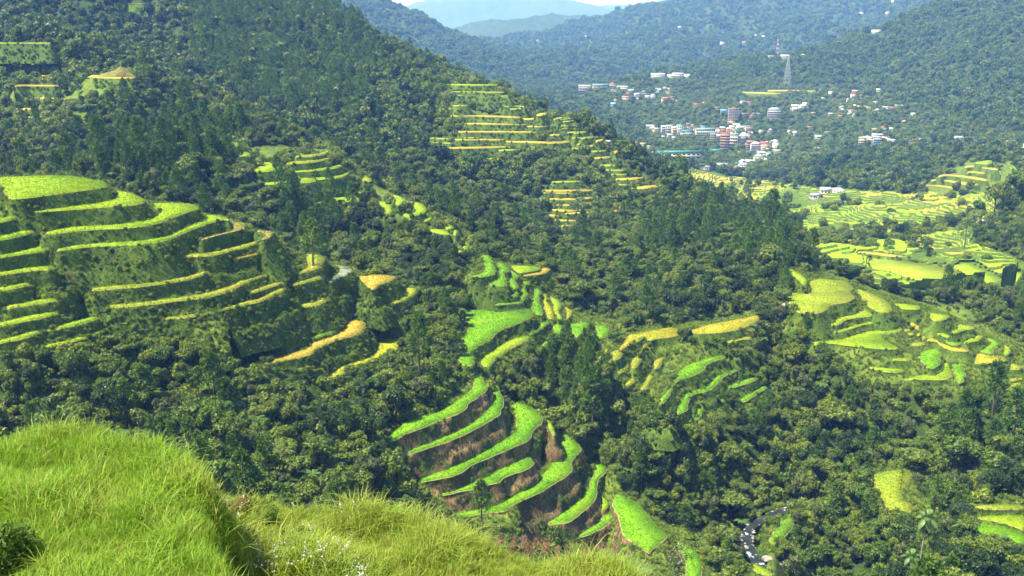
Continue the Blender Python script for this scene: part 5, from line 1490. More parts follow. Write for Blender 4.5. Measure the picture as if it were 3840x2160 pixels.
# trees that stand out in the photograph: survey point of the foot, height, crown, words
SPECIAL = [
 (1420, 990, 15, 'crown_pine_1', 'pine_tree', 'broad tall pine on the slope right under the bright terrace bend'),
 (1368, 950, 10, 'crown_pine_0', 'pine_tree', 'smaller pine just left of the broad tall pine by the terrace bend'),
 (1490, 1120, 24, 'crown_pine_2', 'pine_tree', 'dark pine rising left of the steep olive terraces'),
 (2417, 1142, 19, 'crown_pine_1', 'pine_tree', 'lone pine with a bare trunk above the oval meadow'),
 (2545, 1130, 25, 'crown_pine_2', 'pine_tree', 'tallest pine at the right edge above the wooded bank'),
 (2490, 1095, 22, 'crown_pine_0', 'pine_tree', 'pine between the lone bare trunked pine and the tallest one'),
 (2265, 1240, 6.5, 'crown_pine_mid', 'pine_tree', 'slim young tree standing alone on the oval meadow'),
 (1940, 690, 18, 'crown_light', 'broadleaf_tree', 'rounded light green tree at the foot of the dark wooded knoll'),
 (1422, 1095, 6.5, 'crown_light', 'broadleaf_tree', 'round light green tree right of the bright terrace crest'),
 (1460, 1120, 6, 'crown_grey_0', 'broadleaf_tree', 'greyish round tree beside the light green one at the terrace crest'),
 (925, 1255, 13, 'crown_grey_1', 'broadleaf_tree', 'tall grey leaved tree at the left ends of the bright terraces'),
 (585, 1210, 7, 'crown_flat', 'broadleaf_tree', 'flat topped pale tree just beyond the grass bank edge'),
 (2310, 1240, 9, 'crown_grey_0', 'broadleaf_tree', 'dark bushy tree at the right side of the oval meadow'),
 (2390, 1260, 10, 'crown_grey_1', 'broadleaf_tree', 'largest dark bushy tree between the oval meadow and the lower paddies'),
 (2350, 1215, 11, 'crown_broad_1', 'broadleaf_tree', 'slender tree behind the dark bushy trees of the oval meadow'),
 (790, 690, 19, 'crown_pine_1', 'pine_tree', 'big dark pine at the left of the dark thicket'),
 (255, 430, 22, 'crown_pine_0', 'pine_tree', 'pine left of the group behind the wide lime paddy'),
 (355, 455, 30, 'crown_pine_2', 'pine_tree', 'tallest pine of the group behind the wide lime paddy'),
 (415, 440, 24, 'crown_pine_1', 'pine_tree', 'slender pine right of the tallest one behind the lime paddy'),
 (95, 350, 18, 'crown_pine_0', 'pine_tree', 'round dark pine below the golden steps at the left edge'),
 (470, 470, 19, 'crown_light', 'broadleaf_tree', 'bright green slender tree behind the wide lime paddy'),
 (365, 225, 24, 'crown_pine_2', 'pine_tree', 'dark pine at the right end of the high golden field'),
 (465, 290, 22, 'crown_pine_1', 'pine_tree', 'flat crowned pine on the wooded slope below the high golden field'),
 (380, 735, 5.5, 'crown_pine_mid', 'pine_tree', 'young dark tree growing on the broad grassy terraces'),
 (310, 720, 4.5, 'crown_grey_0', 'broadleaf_tree', 'small dark shrubby tree on the broad grassy terraces'),
 (385, 775, 5.0, 'crown_pine_mid', 'pine_tree', 'lower young dark tree on the broad grassy terraces'),
 (725, 775, 5.0, 'crown_grey_1', 'broadleaf_tree', 'dark bushy tree at the right of the broad grassy terraces'),
 (1880, 520, 27, 'crown_pine_1', 'pine_tree', 'tall pine on top of the dark wooded knoll'),
 (1940, 590, 24, 'crown_pine_0', 'pine_tree', 'pine at the right shoulder of the dark wooded knoll'),
 (2560, 520, 30, 'crown_broad_2', 'broadleaf_tree', 'large spreading tree at the right edge above the valley'),
 (2500, 545, 24, 'crown_broad_1', 'broadleaf_tree', 'dark tree beside the white hut at the right edge'),
 (2425, 630, 17, 'crown_pine_mid', 'pine_tree', 'thin upright tree between the valley flats and the right woods'),
 (1690, 1105, 9, 'crown_broad_1', 'broadleaf_tree', 'leafy tree right below the lowest bright beds of the knoll'),
 (1640, 1110, 10, 'crown_broad_2', 'broadleaf_tree', 'leafy tree left below the lowest bright beds of the knoll'),
 (1745, 1120, 8, 'crown_light', 'broadleaf_tree', 'light green tree below the right end of the bright knoll beds'),
]
for (u, v, h, cr, nm, lab) in SPECIAL:
    if not nm: continue
    q = trace(u * 1.490683, v * 1.490683)
    if q is None: continue
    base = {'crown_pine_0': 13, 'crown_pine_1': 14, 'crown_pine_2': 15, 'crown_pine_mid': 13, 'crown_light': 6, 'crown_grey_0': 7.2, 'crown_grey_1': 7.2, 'crown_flat': 6.6, 'crown_broad_1': 6.8, 'crown_broad_2': 7}[cr]
    sc = h / base
    plant(nm, cr, 'trunk_pine' if nm == 'pine_tree' else 'trunk_broad', q, random.uniform(0, 6), sc, lab, 'pine tree' if nm == 'pine_tree' else 'tree')
# nearest trees one by one, the rest of the woods as woodland
used = np.zeros(len(TP), bool)
score = np.where(TVIS & (tY < 560) & (tu > -20) & (tu < 3860) & (tv > -50) & (tv < 2230), TS / tY, 0)
for nm, lo, hi, lim in (('broadleaf_tree', 0, 8, 270), ('pine_tree', 8, 11, 90), ('tree_fern', 11, 13, 110)):
    c = np.nonzero((((kind >= lo) & (kind < hi)) | ((kind >= 13) & (lo == 0))) & (score > 0))[0]
    c = c[np.argsort(-score[c])][:lim]; used[c] = True
    for k in c:
        wds = where_words(tu[k], tv[k], tY[k]); a_, b_ = KINDN[nm]
        if nm == 'broadleaf_tree': a_ = ('large ' if TS[k] > 1.05 else 'small ' if TS[k] < .7 else '') + {4: 'greyish upright tree ', 5: 'greyish upright tree ', 6: 'flat topped pale tree ', 7: 'light green round tree ', 13: 'deep green dense tree ', 14: 'deep green dense tree '}.get(int(kind[k]), 'dark leafy tree '); b_ = a_.strip() + 's '
        plant(nm, NEARN[kind[k]], {'broadleaf_tree': 'trunk_broad', 'pine_tree': 'trunk_pine', 'tree_fern': 'trunk_fern'}[nm], TP[k] - np.array([0, 0, .3]), RNG.uniform(0, 6.28), TS[k],
              (a_ + wds), {'broadleaf_tree': 'tree', 'pine_tree': 'pine tree', 'tree_fern': 'tree fern'}[nm], b_ + wds)
m = (tY < 700) & ~used
scatter('woodland', TP[m] - [0, 0, .4], TS[m], kind[m], NEARN, .06, label='dense green woodland covering the near slopes between the terraces', category='woodland')
m = (tY >= 700) & (tY < 1500)
k2 = np.where((kind >= 8) & (kind < 11), 3, np.where(kind >= 13, 4, np.where(kind >= 11, 0, kind % 3)))
scatter('woodland', TP[m] - [0, 0, .4], TS[m] * 1.35, k2[m], ['crown_mid_0', 'crown_mid_1', 'crown_mid_2', 'crown_pine_mid', 'crown_deep_0'], .06, label='dark green woodland on the steep hills behind the terraces', category='woodland')
m = (tY >= 1500) & (tY < 3000)
scatter('woodland', TP[m] - [0, 0, .8], TS[m] * 1.15, (kind % 4)[m], ['crown_far_%d' % k for k in range(4)], .06, label='bluish green woodland round the town across the valley', category='woodland')
m = (tY >= 3000)
scatter('woodland', TP[m] - [0, 0, 2.], TS[m] * 1.75, (kind % 4)[m], ['crown_far_%d' % k for k in range(4)], .06, label='hazy blue woodland on the distant ranges', category='woodland')
# undergrowth between the trees, shrubs on the terrace walls
SD = np.where(GY < 480, .22, np.where(GY < 760, .07, np.where(GY < 1200, .012, 0))) * (np.abs(GA[None]) < .62) * (GY > 170)
zl = in_zone(ZL, gU, gV, GY); zc = in_zone(ZC, gU, gV, GY); ze = in_zone(ZE, gU, gV, GY) | in_zone(ZQ, gU, gV, GY) | in_zone(ZF, gU, gV, GY)
SD = np.where(in_zone(ZD, gU, gV, GY) | in_zone(ZD2, gU, gV, GY), .035, SD); SD = np.where(in_zone(ZT, gU, gV, GY), .012, SD); SD = np.where(zl, .16, np.where(zc, .012, np.where(ze, .035, SD)))
vbush = (fbm(GX / 55., GY / 45., 3, 47) > np.where(gV / 1.4907 > 540, .42, .9)); inv_ = in_zone(ZV, gU, gV, GY); SD = np.where(inv_, np.where(vbush & (GY > 640), SD * 1.2, SD * .03), SD); SD = np.where(in_zone(ZB, gU, gV, GY) | in_zone(ZB2, gU, gV, GY), .01, SD)
SD = np.where((RD < 1.2) | (PIN == PIN), 0, SD) * np.clip(.8 + fbm(GX / 25., GY / 25., 3, 77), .1, 2)
SP_, SI_, SJ_ = draw(SD)
sy = SP_[:, 1]; inl = (zl | zc | ze)[SI_, SJ_]
ss = RNG.uniform(.6, 1.9, len(SP_)) * np.where(inl, .75, 1.3) * np.clip(sy / 420, 1, 2.2)
sk = (RNG.uniform(0, 1, len(SP_)) * 4).astype(int); sk = np.where(inl & (RNG.uniform(0, 1, len(SP_)) < .5), 3, sk)
scatter('undergrowth', SP_ - [0, 0, .1], ss, sk, ['shrub_0', 'shrub_1', 'shrub_2', 'weed_bush'], .15, label='bushy undergrowth filling the slopes between trees and terraces', category='undergrowth')
GD = np.where((GY < 470) & (np.abs(GA[None]) < .62) & (GY > 170), np.clip(GRASSY, 0, 1) * .8, 0); GD = np.where(PIN == PIN, 0, GD)
GP_, GI_, GJ_ = draw(GD)
scatter('tall_grass', GP_, RNG.uniform(.7, 1.5, len(GP_)), (RNG.uniform(0, 1, len(GP_)) * 2).astype(int), ['slope_tuft', 'slope_tuft_long'], .3, label='shaggy green grass hanging over the terrace slopes', category='grass')
print('plants', len(TP), len(SP_), len(GP_))

# ---------------------------------------------------------------- stream with its boulders
cp = []
for i in range(len(rr)):
    d = rr[min(i + 1, len(rr) - 1), :2] - rr[max(i - 1, 0), :2]; d = d / np.linalg.norm(d)
    zz = np.interp(i, np.arange(len(RZV)) * 8, RZV)
    cp.append((rr[i, :2], np.array([-d[1], d[0]]), rr[i, 2] * .95, zz))
V, F = [], []
for i, (c, nn, wd_, zz) in enumerate(cp):
    for k in range(5):
        p_ = c + nn * (k / 4 - .5) * wd_; V.append((p_[0], p_[1], zz + .25 + .10 * math.sin(i * 1.3 + k * 2.1)))
    if i:
        for k in range(4): F.append(((i - 1) * 5 + k, i * 5 + k, i * 5 + k + 1, (i - 1) * 5 + k + 1))
wt = NT('stream_water'); p = wt.pos()
fo = wt.n('ShaderNodeMapRange', {'Value': wt.noise(p, .30, 6, .8), 1: .57, 2: .62}).outputs[0]
colw = wt.mix(fo, wt.ramp(wt.noise(p, .12, 2), [(.35, (.012, .018, .015)), (.58, (.03, .036, .03)), (.72, (.10, .068, .045))]), (.75, .8, .84))
wt.finish(colw, .35, .25, wt.bump(wt.noise(p, 1.8, 4), .6, .3))
add('stream', mesh_from('stream', V, F, [wt.m], True), kind='structure', label='narrow rocky stream with white rapids between the wooded banks')
ROCKM = plain('boulder', (.26, .24, .225), .85, .1, .35, 1.2, .4)
def rock_mesh(seed):
    bm = bmesh.new(); bmesh.ops.create_icosphere(bm, subdivisions=2, radius=1)
    rg = np.random.default_rng(seed); f = rg.normal(0, 1, (4, 3))
    for v in bm.verts:
        c = np.array(v.co); v.co *= 1 + .16 * math.sin(3 * c @ f[0]) + .12 * math.sin(5 * c @ f[1] + 1); v.co.z *= .62
    me = bpy.data.meshes.new('boulder'); bm.to_mesh(me); bm.free(); me.materials.append(ROCKM); return me
RM = [rock_mesh(k) for k in range(4)]
rg = random.Random(4)
for k in range(26):
    i = rg.randrange(6, len(cp) - 2); c, nn, wd_, zz = cp[i]; o_ = rg.choice((-1, 1)) * rg.uniform(.18, .62) * wd_
    p_ = c + nn * o_; o = add('boulder', RM[k % 4], label='grey boulder lying in the rocky stream bed', category='boulder', group='boulders in the stream bed')
    o.location = (p_[0], p_[1], zz + .25); s_ = rg.uniform(.25, .6); o.scale = (s_ * rg.uniform(.8, 1.3), s_, s_); o.rotation_euler = (0, 0, rg.uniform(0, 6))
for (u, v, s_, lab) in ((1932, 1407, 1.5, 'largest pale boulder on the right bank of the stream'), (1965, 1418, .9, 'flat boulder right of the largest one by the stream'), (1893, 1361, .8, 'white boulder in the rapids of the stream')):
    q = trace(u * 1.490683, v * 1.490683)
    o = add('boulder', RM[1], label=lab, category='boulder'); o.location = q; o.scale = (s_ * 1.2, s_, s_)

# ---------------------------------------------------------------- palms, banana plants, bare tree, red leaved plants
def at(u, v, Y):
    a, s = sight(u * 1.490683, v * 1.490683); return np.array((a * Y, Y, s * Y))
def palm(u, vt, Yd, trunk_len, L, label, seed, lean):
    top = at(u, vt, Yd); e = empty('palm_tree', top - np.array([lean, 0, trunk_len]), 0, 1, label=label, category='palm')
    path = [(0, 0, -3), (lean * .2, 0, trunk_len * .35), (lean * .55, 0, trunk_len * .7), (lean, 0, trunk_len)]
    V, F = tube(path, [.17, .13, .11, .12], 7); add('trunk', mesh_from('trunk', V, F, [PALEBARK]), e)
    rg = random.Random(seed); c = np.array((lean, 0, trunk_len))
    for k in range(19):
        el = 1.3 - 2.2 * (k / 18.) ** 1.0
        V, F = frond(L * rg.uniform(.85, 1.1), .5 + .25 * (k > 9), k * 2.4, el, 11, .46, 0)
        add('frond', mesh_from('frond', V + c, F, [LEAF['fern'] if k % 3 else LEAF['banana']]), e)
palm(2334, 1300, 232, 13.5, 3.5, 'tall slender palm with a pale trunk and drooping crown at lower right', 3, .8)
palm(2293, 1398, 228, 7.0, 2.8, 'shorter yellowish palm left of the tall slender palm', 5, -.2)
for (u, v, h, lab) in ((163, 858, 4.6, 'banana plant with long arching leaves at the foot of the left terraces'), (1232, 638, 3.6, 'banana plant right of the zinc roofed hut'), (1250, 642, 3.2, 'second banana plant right of the zinc roofed hut'),
                       (2250, 905, 3.0, 'small banana plant among the soft green terraces'), (1905, 1010, 3.2, 'banana plant beside the small bright beds on the knoll'), (845, 1010, 3.2, 'banana plant in the dark wood under the long golden bed')):
    q = trace(u * 1.490683, v * 1.490683)
    plant('banana_plant', 'crown_banana', 'trunk_banana', q, random.uniform(0, 6), h / 3.4, lab, 'banana plant')
PROTO['crown_cordyline'] = mesh_from('crown_cordyline', *join([frond(.9, .35, k * 2.4, .3 + .09 * k, 4, .3, 1.2) for k in range(11)]), [leaf_mat('maroon_leaf', [(.16, .025, .03), (.24, .04, .045)], .5, .3, .2)])
for (u, v, s_, lab) in ((1345, 792, 2.0, 'maroon leaved plant at the corner of the widest bright paddy'), (1541, 846, 2.6, 'largest maroon leaved plant at the end of the bright terraces'), (1561, 838, 1.8, 'smaller maroon leaved plant beside the largest one'),
                        (1018, 868, 1.4, 'maroon leaved plant at the tip of the lowest yellow green bed'), (826, 958, 1.5, 'maroon leaved plant at the lower end of the yellow green bed')):
    q = trace(u * 1.490683, v * 1.490683)
    plant('red_plant', 'crown_cordyline', 'trunk_banana', q, 0, s_, lab, 'red plant')
def bare_tree(name, loc, h, seed, label, cat, mat, leafy=0):
    rg = np.random.default_rng(seed); parts = []; tips = []
    def br(p0, d, L, r, k):
        p1 = p0 + d * L * .5 + rg.normal(0, .05 * L, 3); p2 = p0 + d * L + rg.normal(0, .07 * L, 3)
        parts.append(tube([p0, p1, p2], [r, r * .8, r * .6], 5)); tips.append(p2)
        if k:
            for _ in range(3): br(p0 + (p2 - p0) * rg.uniform(.45, 1), unit(d + rg.normal(0, .55, 3) + [0, 0, .15]), L * .66, r * .55, k - 1)
    br(np.array([0, 0, -1.]), np.array([.1, 0, 1.]), h * .45, h * .022, 3)
    e = empty(name, loc, 0, 1, label=label, category=cat)
    V, F = join(parts); add('branches', mesh_from('branches', V, F, [mat]), e)
    if leafy:
        tp = np.array(tips)[rg.integers(0, len(tips), leafy)] + rg.normal(0, h * .035, (leafy, 3))
        V, F = leaves(tp, unit(rg.normal(0, 1, tp.shape)), h * .035, .5, .6, rg); add('leaves', mesh_from('leaves', V, F, [LEAF['grey']]), e)
q = trace(2062 * 1.490683, 912 * 1.490683); bare_tree('bare_tree', q, 11, 3, 'leafless pale tree leaning over the gully by the soft green terraces', 'bare tree', PALEBARK)
q = trace(2500 * 1.490683, 1385 * 1.490683); bare_tree('bare_tree', q, 6, 8, 'leafless twiggy tree in front of the lowest right paddies', 'bare tree', PALEBARK)
for (u, v, Yd, h, sd, lab) in ((1600, 1500, 62, 5.2, 11, 'thin twiggy bush in front of the lowest bright terraces'), (1690, 1490, 66, 5.4, 12, 'larger twiggy bush right of the first one at the bottom'), (1505, 1470, 60, 3.2, 13, 'small pale leaved bush at the bottom before the terraces')):
    bare_tree('twiggy_bush', at(u, v, Yd), h, sd, lab, 'bush', PALEBARK, 620)

# ---------------------------------------------------------------- people at work
SKIN = plain('skin', (.35, .20, .13), .7, .2, .05); HAIR = plain('hair', (.02, .016, .014), .6, .3, .1)
def person(loc, rz, label, shirt, bend=0.0):
    sk = [(0, 0, .92), (0, .0, 1.12), (0, -.16 * bend, 1.40 - .18 * bend), (0, -.30 * bend, 1.50 - .28 * bend), (0, -.40 * bend, 1.66 - .40 * bend),
          (-.10, 0, .88), (-.11, -.02, .48), (-.11, .02, .06), (-.11, -.12, .03), (.10, 0, .88), (.11, .05, .48), (.11, .08, .06), (.11, -.06, .03),
          (-.19, -.16 * bend, 1.38 - .18 * bend), (-.24, -.16 - .3 * bend, 1.12 - .3 * bend), (-.20, -.34 - .3 * bend, .98 - .4 * bend), (.19, -.16 * bend, 1.38 - .18 * bend), (.24, -.14 - .3 * bend, 1.12 - .3 * bend), (.20, -.34 - .3 * bend, .98 - .4 * bend)]
    ed = [(0, 1), (1, 2), (2, 3), (3, 4), (0, 5), (5, 6), (6, 7), (7, 8), (0, 9), (9, 10), (10, 11), (11, 12), (2, 13), (13, 14), (14, 15), (2, 16), (16, 17), (17, 18)]
    rad = [.15, .14, .16, .065, .11, .10, .075, .05, .045, .10, .075, .05, .045, .07, .05, .04, .07, .05, .04]
    e = empty('person', loc, rz, 1, label=label, category='person')
    me = bpy.data.meshes.new('body'); me.from_pydata(sk, ed, []); me.materials.append(shirt)
    o = add('body', me, e); md = o.modifiers.new('skin', 'SKIN'); sv = me.skin_vertices[0].data if me.skin_vertices else None
    if sv is None:
        bm = bmesh.new(); bm.from_mesh(me); bm.verts.layers.skin.verify(); bm.to_mesh(me); bm.free(); sv = me.skin_vertices[0].data
    for k, r_ in enumerate(rad): sv[k].radius = (r_, r_)
    sv[0].use_root = True
    o.modifiers.new('round', 'SUBSURF').levels = 1
    hz_ = np.array(sk[4])
    bm = bmesh.new(); bmesh.ops.create_uvsphere(bm, u_segments=10, v_segments=7, radius=.125); hm = bpy.data.meshes.new('head'); bm.to_mesh(hm); bm.free(); hm.materials.append(SKIN)
    ho = add('head', hm, e); ho.location = hz_ + [0, -.02, .03]
    bm = bmesh.new(); bmesh.ops.create_cone(bm, cap_ends=True, segments=12, radius1=.24, radius2=.10, depth=.13); cm = bpy.data.meshes.new('hat'); bm.to_mesh(cm); bm.free(); cm.materials.append(plain('hat_straw', (.50, .42, .28), .9, .05, .1))
    co = add('hat', cm, e); co.location = hz_ + [0, -.02, .15]
MAROON = plain('shirt_maroon', (.22, .04, .06), .9, .05, .1); DARK = plain('shirt_dark', (.035, .035, .045), .9, .05, .1); WHITE = plain('shirt_white', (.70, .70, .70), .9, .05, .1)
person(trace(243 * 1.490683, 457 * 1.490683), .5, 'person in maroon at the far edge of the wide lime green paddy', MAROON, .3)
person(trace(905 * 1.490683, 506 * 1.490683), -.8, 'person in dark clothes working on the ridge paddy', DARK, .5)
person(trace(1050 * 1.490683, 556 * 1.490683), 1.2, 'person in a white shirt bending over the ridge terraces', WHITE, 1.0)
q = trace(147 * 1.490683, 188 * 1.490683)
if q is not None: person(q, 2.0, 'person in dark clothes on the edge of the high golden field', DARK, .2)
# grassy mound on the high golden field
q = trace(293 * 1.490683, 198 * 1.490683)
mg = np.linspace(-1, 1, 41); mx, my = np.meshgrid(mg, mg)
mh = np.clip(1 - mx ** 2 * 1.0 - my ** 2, 0, 1) ** .55 * (5.2 + 3.4 * np.exp(-((mx - .38) / .3) ** 2)) * (1 + .12 * fbm(mx * 4, my * 4, 3, 5))
gi2 = np.arange(41 * 41).reshape(41, 41)
mo = add('grassy_mound', mesh_from('grassy_mound', np.stack([mx * 13.5, my * 7, mh - .4], -1).reshape(-1, 3), np.stack([gi2[:-1, :-1], gi2[:-1, 1:], gi2[1:, 1:], gi2[1:, :-1]], -1).reshape(-1, 4), [wall_mat('mound_grass', [(.25, (.16, .12, .05)), (.45, (.20, .19, .055)), (.7, (.22, .25, .05))], .6)], True), label='dry grassy mound with a peaked end on the high golden field', category='mound')
mo.location = q

# ---------------------------------------------------------------- the grass bank in front
def at_z(u, v, z):
    a, s = sight(u * 1.490683, v * 1.490683); Y = z / s; return (a * Y, Y)
E1 = [(-420, 1062), (-150, 1066), (0, 1072), (120, 1082), (250, 1090), (330, 1099), (420, 1114), (490, 1146), (535, 1196), (552, 1250), (556, 1300), (570, 1360), (600, 1449), (640, 1700), (-500, 1700)]
E2 = [(-420, 1230), (300, 1235), (560, 1244), (640, 1268), (760, 1280), (900, 1289), (1000, 1300), (1100, 1330), (1200, 1356), (1300, 1388), (1420, 1408), (1520, 1428), (1640, 1470), (1760, 1700), (-500, 1700)]
z1, z2 = -8.4, -10.95
F1 = np.array([at_z(u, v, z1 + .14) for u, v in E1]); F2 = np.array([at_z(u, v, z2 + .14) for u, v in E2])
F1 = chaikin(chaikin(F1)); F2 = chaikin(chaikin(F2))
fx, fy = np.meshgrid(np.arange(-17, 7.01, .16), np.arange(9.5, 34, .16))
def sdist(poly, x, y):
    d = np.full(x.shape, 1e9); p_ = resample(poly, .25)
    for q in p_: d = np.minimum(d, np.hypot(x - q[0], y - q[1]))
    return np.where(inside(poly, x, y), -d, d)
d1, d2 = sdist(F1, fx, fy), sdist(F2, fx, fy)
hA = z1 + .08 * fbm(fx / 3, fy / 3, 3, 61) - np.clip(d1 + .35, 0, None) * 2.3
hB = z2 + .18 * fbm(fx / 2.4, fy / 2.4, 3, 62) + np.exp(-((d1 - 1.4) / .9) ** 2) * .5 - np.clip(d2 + .2, 0, None) * 1.7 - np.clip(d2 - 1.5, 0, None) * 1.2
hF = np.maximum(hA, hB) 
hF = hF + .06 * fbm(fx * 1.2, fy * 1.2, 3, 63)
gi3 = np.arange(fx.size).reshape(fx.shape)
gmb = NT('bank_soil'); p = gmb.pos()
gmb.finish(gmb.ramp(gmb.noise(p, .9, 5, .7), [(.3, (.07, .055, .025)), (.45, (.09, .12, .02)), (.65, (.15, .22, .03))]), .95, .05, gmb.bump(gmb.noise(p, 4, 4), .8, .1))
bank = mesh_from('grass_bank', np.stack([fx, fy, hF], -1).reshape(-1, 3), np.stack([gi3[:-1, :-1], gi3[:-1, 1:], gi3[1:, 1:], gi3[1:, :-1]], -1).reshape(-1, 4), [gmb.m], True)
add('grass_bank', bank, kind='structure', label='sunlit grassy bank in front, stepping down to the right')
GRA = leaf_mat('bank_grass', [(.18, .34, .016), (.24, .41, .02), (.31, .44, .035), (.19, .36, .018), (.27, .40, .04)], .5, .25, .4, .8)
GRB = leaf_mat('bank_grass_yellow', [(.29, .37, .035), (.36, .41, .05), (.25, .36, .03), (.40, .41, .08), (.20, .33, .024)], .5, .25, .4, .8)
DRYG = leaf_mat('dry_grass', [(.32, .22, .10), (.26, .17, .08), (.36, .28, .14)], .8, .1, .3)
def arch_tuft(nb, h, spread, width, seed, bend, ns=4):
    rg = np.random.default_rng(seed); V, F = [], []
    for i in range(nb):
        a = rg.uniform(0, 6.283); r0 = spread * math.sqrt(rg.uniform(0, 1)); L = h * rg.uniform(.55, 1.15); bn = bend * rg.uniform(.15, 1.5); w = width * rg.uniform(.7, 1.3)
        az = rg.uniform(0, 6.283); d = np.array([math.cos(az), math.sin(az), 0]); s = np.array([-d[1], d[0], 0]); b0 = np.array([math.cos(a) * r0, math.sin(a) * r0, -.05])
        k0 = len(V)
        for j in range(ns + 1):
            t = j / ns; c = b0 + d * L * bn * t ** 2.2 * .75 + np.array([0, 0, L * (t - .42 * bn * t ** 3)]); wj = w * (1 - t ** 1.6) + .0006
            V += [c - s * wj, c + s * wj]
        for j in range(ns): F.append((k0 + 2 * j, k0 + 2 * j + 1, k0 + 2 * j + 3, k0 + 2 * j + 2))
    return V, F
for nm, a, m in (('bank_tuft_a', (18, .55, .24, .0105, 21, .42), GRA), ('bank_tuft_b', (16, .70, .24, .011, 22, .7), GRA), ('bank_tuft_c', (18, .62, .26, .0095, 23, .6), GRB), ('bank_tuft_d', (14, .85, .22, .010, 24, .9), GRB), ('bank_tuft_dry', (16, .6, .2, .006, 25, .8), DRYG)):
    V, F = arch_tuft(*a); PROTO[nm] = mesh_from(nm, V, F, [m])
N_ = 30000
bx = RNG.uniform(-15.5, 6.5, N_ * 2); by = RNG.uniform(12.2, 31, N_ * 2)
bd1, bd2 = interp_grid(d1, fy[:, 0], fx[0], by, bx), interp_grid(d2, fy[:, 0], fx[0], by, bx)
bz = interp_grid(hF, fy[:, 0], fx[0], by, bx)
inview = (np.abs(bx / by) < .56) & (bd2 < 3.0) & (bx / by > -.58)
bushy = fbm(bx / 1.7, by / 1.7, 3, 71)
on1 = bd1 < .1
keep = inview & np.where(on1, True, (RNG.uniform(0, 1, len(bx)) < np.where(bd1 < 1.6, .85, .95)))
bx, by, bz, on1, bushy, bd1 = bx[keep], by[keep], bz[keep], on1[keep], bushy[keep], bd1[keep]
r_ = RNG.uniform(0, 1, len(bx))
pat = fbm(bx / 1.3, by / 1.3, 3, 171)
ti = np.where(on1, np.where(pat > .55, np.where(r_ < .6, 2, 1), np.where(r_ < .5, 0, np.where(r_ < .82, 1, np.where(r_ < .945, 2, np.where(r_ < .98, 3, 4))))), np.where(r_ < .42, 2, np.where(r_ < .75, 3, np.where(r_ < .93, 1, 4))))
sc_ = RNG.uniform(.42, .80, len(bx)) * np.clip(.92 + .85 * bushy, .55, 1.6)
print('bank tufts', len(bx))
for sel, nm, lab in ((on1, 'tall_grass', 'dense bright green grass on the upper step of the near bank'), (~on1, 'tall_grass', 'yellowish grass with arching blades on the lower step of the near bank')):
    scatter(nm, np.stack([bx, by, bz], 1)[sel], sc_[sel], ti[sel], ['bank_tuft_a', 'bank_tuft_b', 'bank_tuft_c', 'bank_tuft_d', 'bank_tuft_dry'], .12, label=lab, category='grass')
# wild flowers on the step between
fm = leaf_mat('flower_lilac', [(.62, .60, .70), (.70, .70, .72), (.55, .48, .68)], .8, .1, .3)
V, F = [], []
rg = np.random.default_rng(9)
for k in range(9):
    c = rg.normal(0, .12, 3) + [0, 0, .5]
    for j in range(3): 
        lv, lf = leaves(c[None] + rg.normal(0, .012, (1, 3)), np.array([[0, 0, 1.]]), .028, .8, .6, rg); F.append(lf + len(V) * 4); V.append(lv)
PROTO['flower_head'] = mesh_from('flower_head', np.concatenate(V), np.concatenate(F), [fm])
sel = (~on1) & (bushy > .12) & (bd1 < 3.4) & (bd1 > .35) & (RNG.uniform(0, 1, len(bx)) < .05)
scatter('wild_flowers', np.stack([bx, by, bz], 1)[sel], RNG.uniform(.8, 1.2, sel.sum()), np.zeros(sel.sum()), ['flower_head'], .1, label='small pale lilac flowers dotted along the step of the near bank', category='wild flowers')
V, F = lobed(.55, .35, .45, 7, (.22, .4), 420, .13, 140, .1)
PROTO['bank_weed'] = mesh_from('bank_weed', V, F, [LEAF['weed']])
sel = (~on1) & (bd1 < 2.2) & (bd1 > .0) & (RNG.uniform(0, 1, len(bx)) < .05)
scatter('weeds', np.stack([bx, by, bz], 1)[sel], RNG.uniform(.18, .36, sel.sum()), np.zeros(sel.sum()), ['bank_weed'], .15, label='leafy weeds on the step of the near bank', category='weeds')
def bank_point(u, v):
    a, s = sight(u * 1.490683, v * 1.490683)
    for Y in np.arange(11, 33.5, .1):
        if s * Y <= interp_grid(hF, fy[:, 0], fx[0], np.array([Y]), np.array([a * Y]))[0]: return np.array((a * Y, Y, s * Y))
    return None
def bush(u, v, sc, name, label, m):
    q = bank_point(u, v)
    if q is None: return
    e = empty('bush', q, 1., sc, label=label, category='bush')
    V, F = lobed(.9, .6, .7, 10, (.35, .6), 1500, .12, 150 + int(u), .1); add('leaves', mesh_from('leaves', V, F, [m]), e)
    V, F = tube([(0, 0, -.3), (.05, 0, .5), (0, .05, 1.0)], [.05, .04, .02], 5); add('stem', mesh_from('stem', V, F, [BARK]), e)
bush(4, 1452, .62, 'bush', 'leafy green bush at the lower left corner', LEAF['weed'])
bush(588, 1318, .42, 'bush', 'low reddish brown bush on the riser of the near bank', leaf_mat('russet_leaf', [(.16, .10, .045), (.20, .14, .05)], .7, .1, .2))
q = bank_point(265, 1106)
if q is not None:
    e = empty('red_flower', q, 0, 1, label='single red flower at the top edge of the near grass', category='flower')
    V, F = tube([(0, 0, 0), (.02, 0, .45), (0, 0, .78)], [.008, .007, .005], 4); add('stem', mesh_from('stem', V, F, [GRA]), e)
    V, F = leaves(np.array([[0, 0, .8]] * 9) + RNG.normal(0, .03, (9, 3)), unit(RNG.normal(0, 1, (9, 3))), .09, .7, .3); add('petals', mesh_from('petals', V, F, [plain('petal_red', (.75, .05, .02), .6, .2, .1)]), e)
